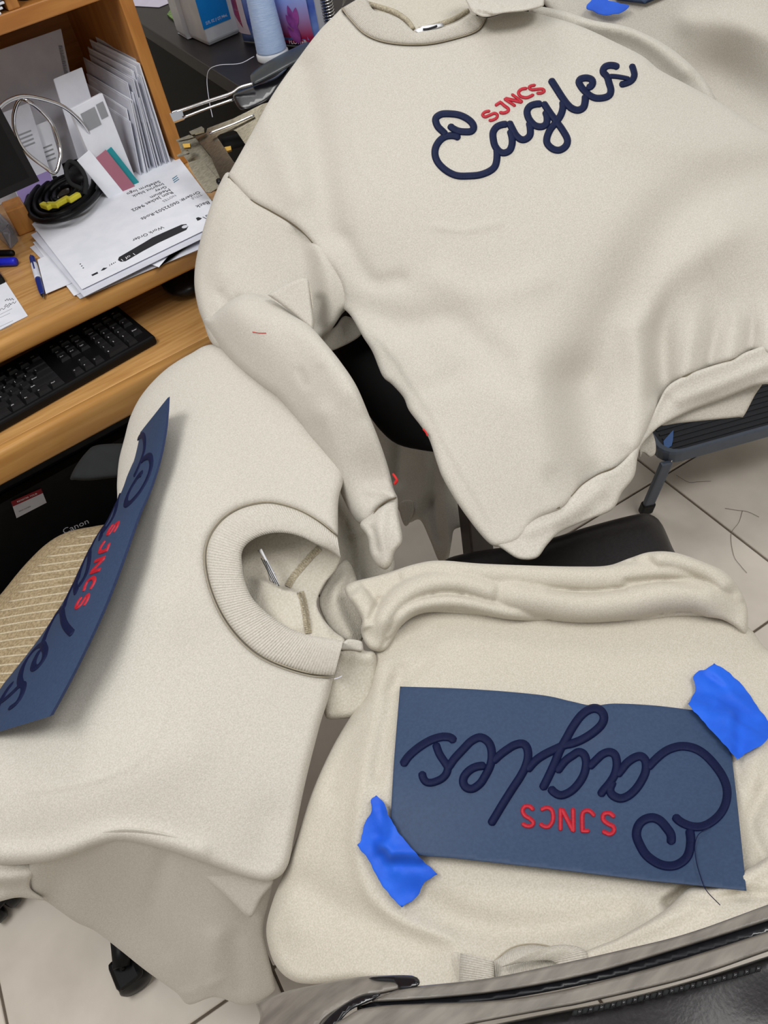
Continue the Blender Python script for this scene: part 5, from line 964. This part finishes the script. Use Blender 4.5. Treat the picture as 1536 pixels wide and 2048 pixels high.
# hem band of the front and the layer behind
RH = Drape([(1000, 1085, .975), (1045, 1112, .965), (1130, 1040, .98), (1200, 985, .99), (1250, 930, 1.0), (1300, 850, 1.03), (1340, 800, 1.05), (1420, 780, 1.055), (1560, 740, 1.05), (1420, 835, 1.07)], [('g', [(1060, 1060), (1120, 1035), (1200, 980)], 16, .005), ('g', [(1360, 800), (1440, 770), (1536, 730)], 14, .006), ('g', [(1300, 860), (1330, 800)], 14, -.006), ('g', [(1120, 1060), (1180, 1030)], 10, -.004)])
hmb = panel('hem_band', [(975, 1078), (1000, 1070), (1033, 1047), (1071, 1024), (1119, 1015), (1143, 993), (1165, 970), (1196, 950), (1230, 936), (1262, 905), (1290, 860), (1314, 810), (1336, 772), (1378, 748), (1420, 733), (1465, 719), (1503, 700), (1600, 675), (1600, 768), (1536, 768), (1516, 771), (1500, 775), (1440, 800), (1380, 822), (1331, 846), (1307, 863), (1283, 891), (1275, 915), (1268, 953), (1244, 985), (1223, 1020), (1164, 1044), (1119, 1065), (1094, 1090), (1073, 1116), (1038, 1118), (1005, 1098)], RH, RIB, g2, R=8, Rm=.007, sp=5, off=.002)
seam('hem_seam', [(1000, 1072), (1033, 1047), (1071, 1024), (1119, 1015)], R2, hmb, rad=.0013, off=.004); seam('hem_seam', [(1143, 993), (1165, 970), (1196, 950), (1232, 935)], R2, hmb, rad=.0013, off=.004); seam('hem_seam', [(1336, 774), (1378, 749), (1420, 734), (1465, 720), (1503, 701), (1560, 688)], R2, hmb, rad=.0013, off=.005)
panel('back_hem', [(1320, 850), (1340, 825), (1420, 800), (1500, 765), (1525, 765), (1510, 790), (1488, 831), (1478, 834), (1419, 840), (1360, 846)], Drape([(1330, 845, 1.08), (1480, 830, 1.09), (1500, 770, 1.08)]), RIB, g2, R=6, Rm=.005, sp=6)
panel('back_hem', [(1278, 880), (1300, 862), (1310, 880), (1311, 905), (1300, 914), (1286, 905), (1280, 915)], Drape([(1280, 880, 1.08), (1305, 910, 1.09), (1300, 870, 1.08)]), RIB, g2, R=4, Rm=.004, sp=4)
seam('side_seam', [(996, 1076), (941, 998), (908, 926), (875, 861), (827, 780), (778, 708), (732, 653), (703, 620)], R2, g2, rad=.0011, off=.0022)
# side layer (back half of the shirt) peeping past the front at left
# right sleeve falling behind the shoulder, curled cuff at the collar
RRS = Drape([(1090, 25, 1.16), (1250, 60, 1.16), (1380, 140, 1.16), (1430, 200, 1.16), (1250, 120, 1.18)], [('g', [(1180, 45), (1280, 70), (1370, 140)], 22, .008)])
panel('sleeve', [(1060, 15), (1120, 20), (1185, 40), (1260, 55), (1335, 92), (1392, 140), (1425, 185), (1440, 230), (1420, 260), (1300, 190), (1180, 110), (1080, 60)], RRS, FLEECE, g2, R=14, Rm=.014, sp=7)
RCC = Drape([(950, 10, 1.10), (1010, 25, 1.09), (1080, 5, 1.10), (1000, -30, 1.12)], [('t', [(945, 10), (975, 18), (1010, 24), (1050, 18), (1084, 8)], 9, .007), ('t', [(950, -8), (980, 4), (1020, 10), (1060, 4)], 9, .008)])
panel('sleeve_end', [(932, -40), (938, 14), (955, 30), (975, 34), (1010, 26), (1050, 22), (1082, 14), (1088, 4), (1080, -40)], RCC, FLEECE, g2, R=6, Rm=.006, sp=4)
# lettering
zC = lambda L: [(850+p[0]/6, 180+p[1]/6)+tuple(p[2:]) for p in L]
zD = lambda L: [(1050+p[0]/6, 100+p[1]/6)+tuple(p[2:]) for p in L]
SC2 = [(zC([(290, 410), (325, 455), (400, 492), (480, 502), (555, 495), (585, 450), (560, 390), (490, 335), (400, 298), (290, 285), (200, 290), (140, 325), (128, 370), (155, 440), (215, 500), (260, 545)]), 14),
       (zC([(425, 580), (350, 550), (260, 555), (185, 600), (132, 680), (120, 770), (150, 860), (220, 940), (310, 1000), (400, 1030), (520, 1032), (650, 1020), (760, 982), (830, 930), (858, 860), (865, 760), (858, 690)]), 14),
       (zC([(1000, 410), (930, 415), (860, 445), (818, 510), (820, 590), (840, 670), (890, 735), (950, 755), (1015, 725), (1045, 650), (1042, 560), (1015, 470)]), 14),
       (zC([(1002, 370), (1040, 450), (1090, 540), (1150, 592), (1210, 590), (1260, 540), (1262, 450), (1245, 370)]), 14),
       (zC([(1410, 170), (1340, 168), (1262, 195), (1225, 260), (1250, 350), (1320, 425), (1400, 440), (1455, 405), (1465, 330), (1440, 240)]), 14),
       (zD([(212, 620), (290, 740), (370, 850), (450, 960), (508, 1070), (492, 1150), (420, 1200), (340, 1190), (272, 1130), (262, 1060), (300, 960), (370, 870), (430, 780), (455, 690), (450, 600)]), 14),
       (zD([(300, 342), (370, 450), (440, 560), (510, 655), (570, 705), (640, 722), (700, 690), (722, 620), (724, 530)]), 14.5),
       (zD([(735, 455), (785, 440), (812, 400), (800, 355), (740, 335), (670, 348), (648, 390), (680, 450), (725, 500), (785, 550), (860, 578), (960, 570), (1018, 535), (1030, 470), (1010, 400), (985, 320), (938, 265), (955, 210), (1010, 185), (1080, 190), (1130, 217)]), 14),
       (zD([(1005, 312), (1100, 318), (1200, 335), (1260, 350)]), 9.5),
       (zD([(1275, 165), (1302, 240), (1312, 310), (1275, 370), (1200, 405), (1130, 415)]), 13)]
RD2 = [(zC([(785, 250), (722, 262), (690, 298), (722, 322), (780, 300), (832, 278), (868, 297), (858, 335), (810, 360), (762, 366)]), 7),
       (zC([(838, 190, 1), (905, 145, 1), (950, 185), (1000, 225), (990, 258), (940, 275), (888, 265)]), 7.5), (zC([(945, 100, 1), (1090, 195, 1)]), 7), (zC([(955, 98, 1), (1172, 148, 1)]), 8), (zC([(1035, 45, 1), (1175, 148, 1)]), 7),
       (zC([(1230, -22), (1160, -10), (1122, 30), (1152, 78), (1225, 90), (1292, 60), (1302, 45)]), 7.5), (zD([(132, 420), (75, 428), (48, 450), (80, 475), (150, 470), (210, 468), (232, 492), (200, 515), (135, 518)]), 7)]
satin('script_lettering', SC2, lambda x, y, l: P(x, y, R2.D(x, y)-l*.0042+.0003), NAVY, g2, 3, 8, 1.12)
satin('block_lettering', RD2, lambda x, y, l: P(x, y, R2.D(x, y)-l*.0032+.0003), RED, g2, 2.5, 6)

# ================================================================== FAR SWEATSHIRT top right, with its patch sliver and tape
g4 = thing('sweatshirt', 'cream sweatshirt spread behind the embroidered one at top right', 'sweatshirt', P(1480, 100, 1.35))
R4 = Drape([(1100, -20, 1.30), (1300, 20, 1.26), (1500, 60, 1.22), (1536, 250, 1.24), (1450, 160, 1.27), (1560, 400, 1.22), (1400, 250, 1.28), (1600, 0, 1.2)], [('g', [(1440, 150), (1500, 200), (1580, 260)], 60, -.018), ('g', [(1380, 40), (1480, 50), (1580, 90)], 30, .010), ('g', [(1400, 80), (1500, 100), (1600, 150)], 40, .006)])
panel('body', [(1060, -80), (1640, -80), (1640, 460), (1500, 400), (1400, 300), (1300, 180), (1180, 80), (1090, 10)], R4, FLEECE, g4, R=14, Rm=.012, sp=9)
o = thing('logo_patch', 'slate blue patch edge at the top frame edge behind blue tape', 'patch', P(1300, -10, 1.24)); panel('patch_face', [(1200, -70, 1), (1480, -70, 1), (1290, 8, 1), (1230, 0)], R4, PATCHM, o, R=1.6, Rm=.0022, sp=8, off=-.01, smoothpoly=False)
o = panel('painter_tape', [(1198, -12), (1172, 14), (1186, 22), (1208, 31), (1228, 28), (1246, 24), (1258, 12), (1240, 6), (1215, 0)], R4, TAPE, None, R=1.2, Rm=.0006, sp=5, off=-.016, wob=1.0); tag(o, 'blue tape piece on the far sweatshirt at the top frame edge', 'tape', 'painter tape pieces')

# ================================================================== what hangs in the shade under the upper sweatshirt
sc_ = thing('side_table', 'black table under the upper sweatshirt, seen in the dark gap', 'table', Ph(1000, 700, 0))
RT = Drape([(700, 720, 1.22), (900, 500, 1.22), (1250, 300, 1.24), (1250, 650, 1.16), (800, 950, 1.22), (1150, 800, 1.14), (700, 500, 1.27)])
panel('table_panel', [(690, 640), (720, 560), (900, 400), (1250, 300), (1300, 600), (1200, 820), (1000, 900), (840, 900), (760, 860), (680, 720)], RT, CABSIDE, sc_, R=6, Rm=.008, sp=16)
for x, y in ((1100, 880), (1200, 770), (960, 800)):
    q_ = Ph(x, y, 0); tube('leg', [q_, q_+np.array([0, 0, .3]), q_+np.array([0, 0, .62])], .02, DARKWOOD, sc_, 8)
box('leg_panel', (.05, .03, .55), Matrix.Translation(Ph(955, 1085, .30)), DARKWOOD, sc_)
hs = thing('sweatshirt', 'crumpled sweatshirt hanging in shade between the draped sweatshirts', 'sweatshirt', P(830, 950, 1.25))
RHs = Drape([(760, 830, 1.42), (880, 900, 1.42), (800, 1000, 1.42), (900, 1080, 1.38), (700, 700, 1.4), (720, 660, 1.4)], [('g', [(840, 850), (850, 960), (830, 1020)], 16, .014), ('g', [(800, 840), (795, 960)], 14, -.012), ('g', [(880, 900), (890, 1000), (900, 1100)], 14, .010), ('g', [(865, 1000), (880, 1080)], 9, -.008)])
panel('body', [(752, 840), (790, 822), (830, 830), (870, 880), (890, 950), (920, 1020), (926, 1050), (908, 1060), (903, 1085), (895, 1122), (878, 1122), (860, 1080), (840, 1040), (815, 1045), (795, 1015), (770, 940), (750, 870)], RHs, FLEECE, hs, R=8, Rm=.008, sp=6)
panel('cuff', [(798, 1008), (822, 1000), (828, 1020), (816, 1050), (806, 1046)], Drape([(800, 1010, 1.39), (820, 1040, 1.39), (825, 1005, 1.39)]), RIB, hs, R=4, Rm=.005, sp=4)
panel('hem', [(640, 668), (668, 655), (690, 632), (722, 650), (720, 672), (680, 695), (655, 700)], Drape([(650, 690, 1.16), (710, 650, 1.15), (680, 660, 1.15)]), FLEECE, hs, R=4, Rm=.004, sp=5)
gs = thing('sweatshirt', 'grey-shaded sweatshirt edge hanging low beside the collar opening', 'sweatshirt', P(720, 1080, 1.2))
panel('body', [(668, 960), (700, 985), (740, 1040), (790, 1120), (770, 1160), (700, 1190), (672, 1130), (660, 1040)], Drape([(680, 1000, 1.12), (740, 1060, 1.14), (760, 1140, 1.1), (690, 1170, 1.05)], [('g', [(680, 1010), (715, 1080), (720, 1160)], 10, .012), ('g', [(700, 1070), (740, 1060)], 6, .006), ('g', [(690, 1040), (700, 1140)], 9, -.008)]), FLEECE_IN, gs, R=8, Rm=.008, sp=6)

# ================================================================== loose threads
def thread(label, pts, m_, grp=None, r=.0005):
    o = tube('loose_thread', pts, r, m_, None, 5); return tag(o, label, 'thread', grp)
zF = lambda x, y: Ph(1000+x/2.866, 650+y/2.866, .002)
thread('long grey thread curling across the right floor tile toward the chair', [zF(*p) for p in ((1390, 1065), (1370, 1130), (1325, 1200), (1340, 1320), (1380, 1380), (1415, 1420))], LOOSE)
thread('short arched grey thread on the right floor tile', [zF(*p) for p in ((1290, 1050), (1350, 1060), (1420, 1070), (1485, 1100))], LOOSE)
thread('thin grey thread in the step stool shadow on the floor', [zF(*p) for p in ((1010, 860), (1080, 900), (1140, 898), (1210, 895))], LOOSE)
thread('short red thread lying on the folded lower sleeve', [P(x, y, float(RLS.D(np.array([x]), np.array([y]))[0])-.0012) for x, y in ((505, 664), (518, 666), (532, 666))], REDTH)
thread('red thread tuft by the lower sleeve edge', [P(x, y, d) for x, y, d in ((786, 948, 1.0), (791, 955, .995), (794, 962, .995), (789, 968, 1.0), (794, 958, .997))], REDTH, r=.0016)
thread('tiny red thread at the side seam of the embroidered sweatshirt', [P(x, y, 1.01) for x, y in ((846, 858), (852, 865), (855, 872))], REDTH, r=.0012)
thread('white thread end below the left sweatshirt collar', [P(x, y, .87) for x, y in ((668, 1358), (676, 1356), (684, 1352))], PAPER2, r=.0006)
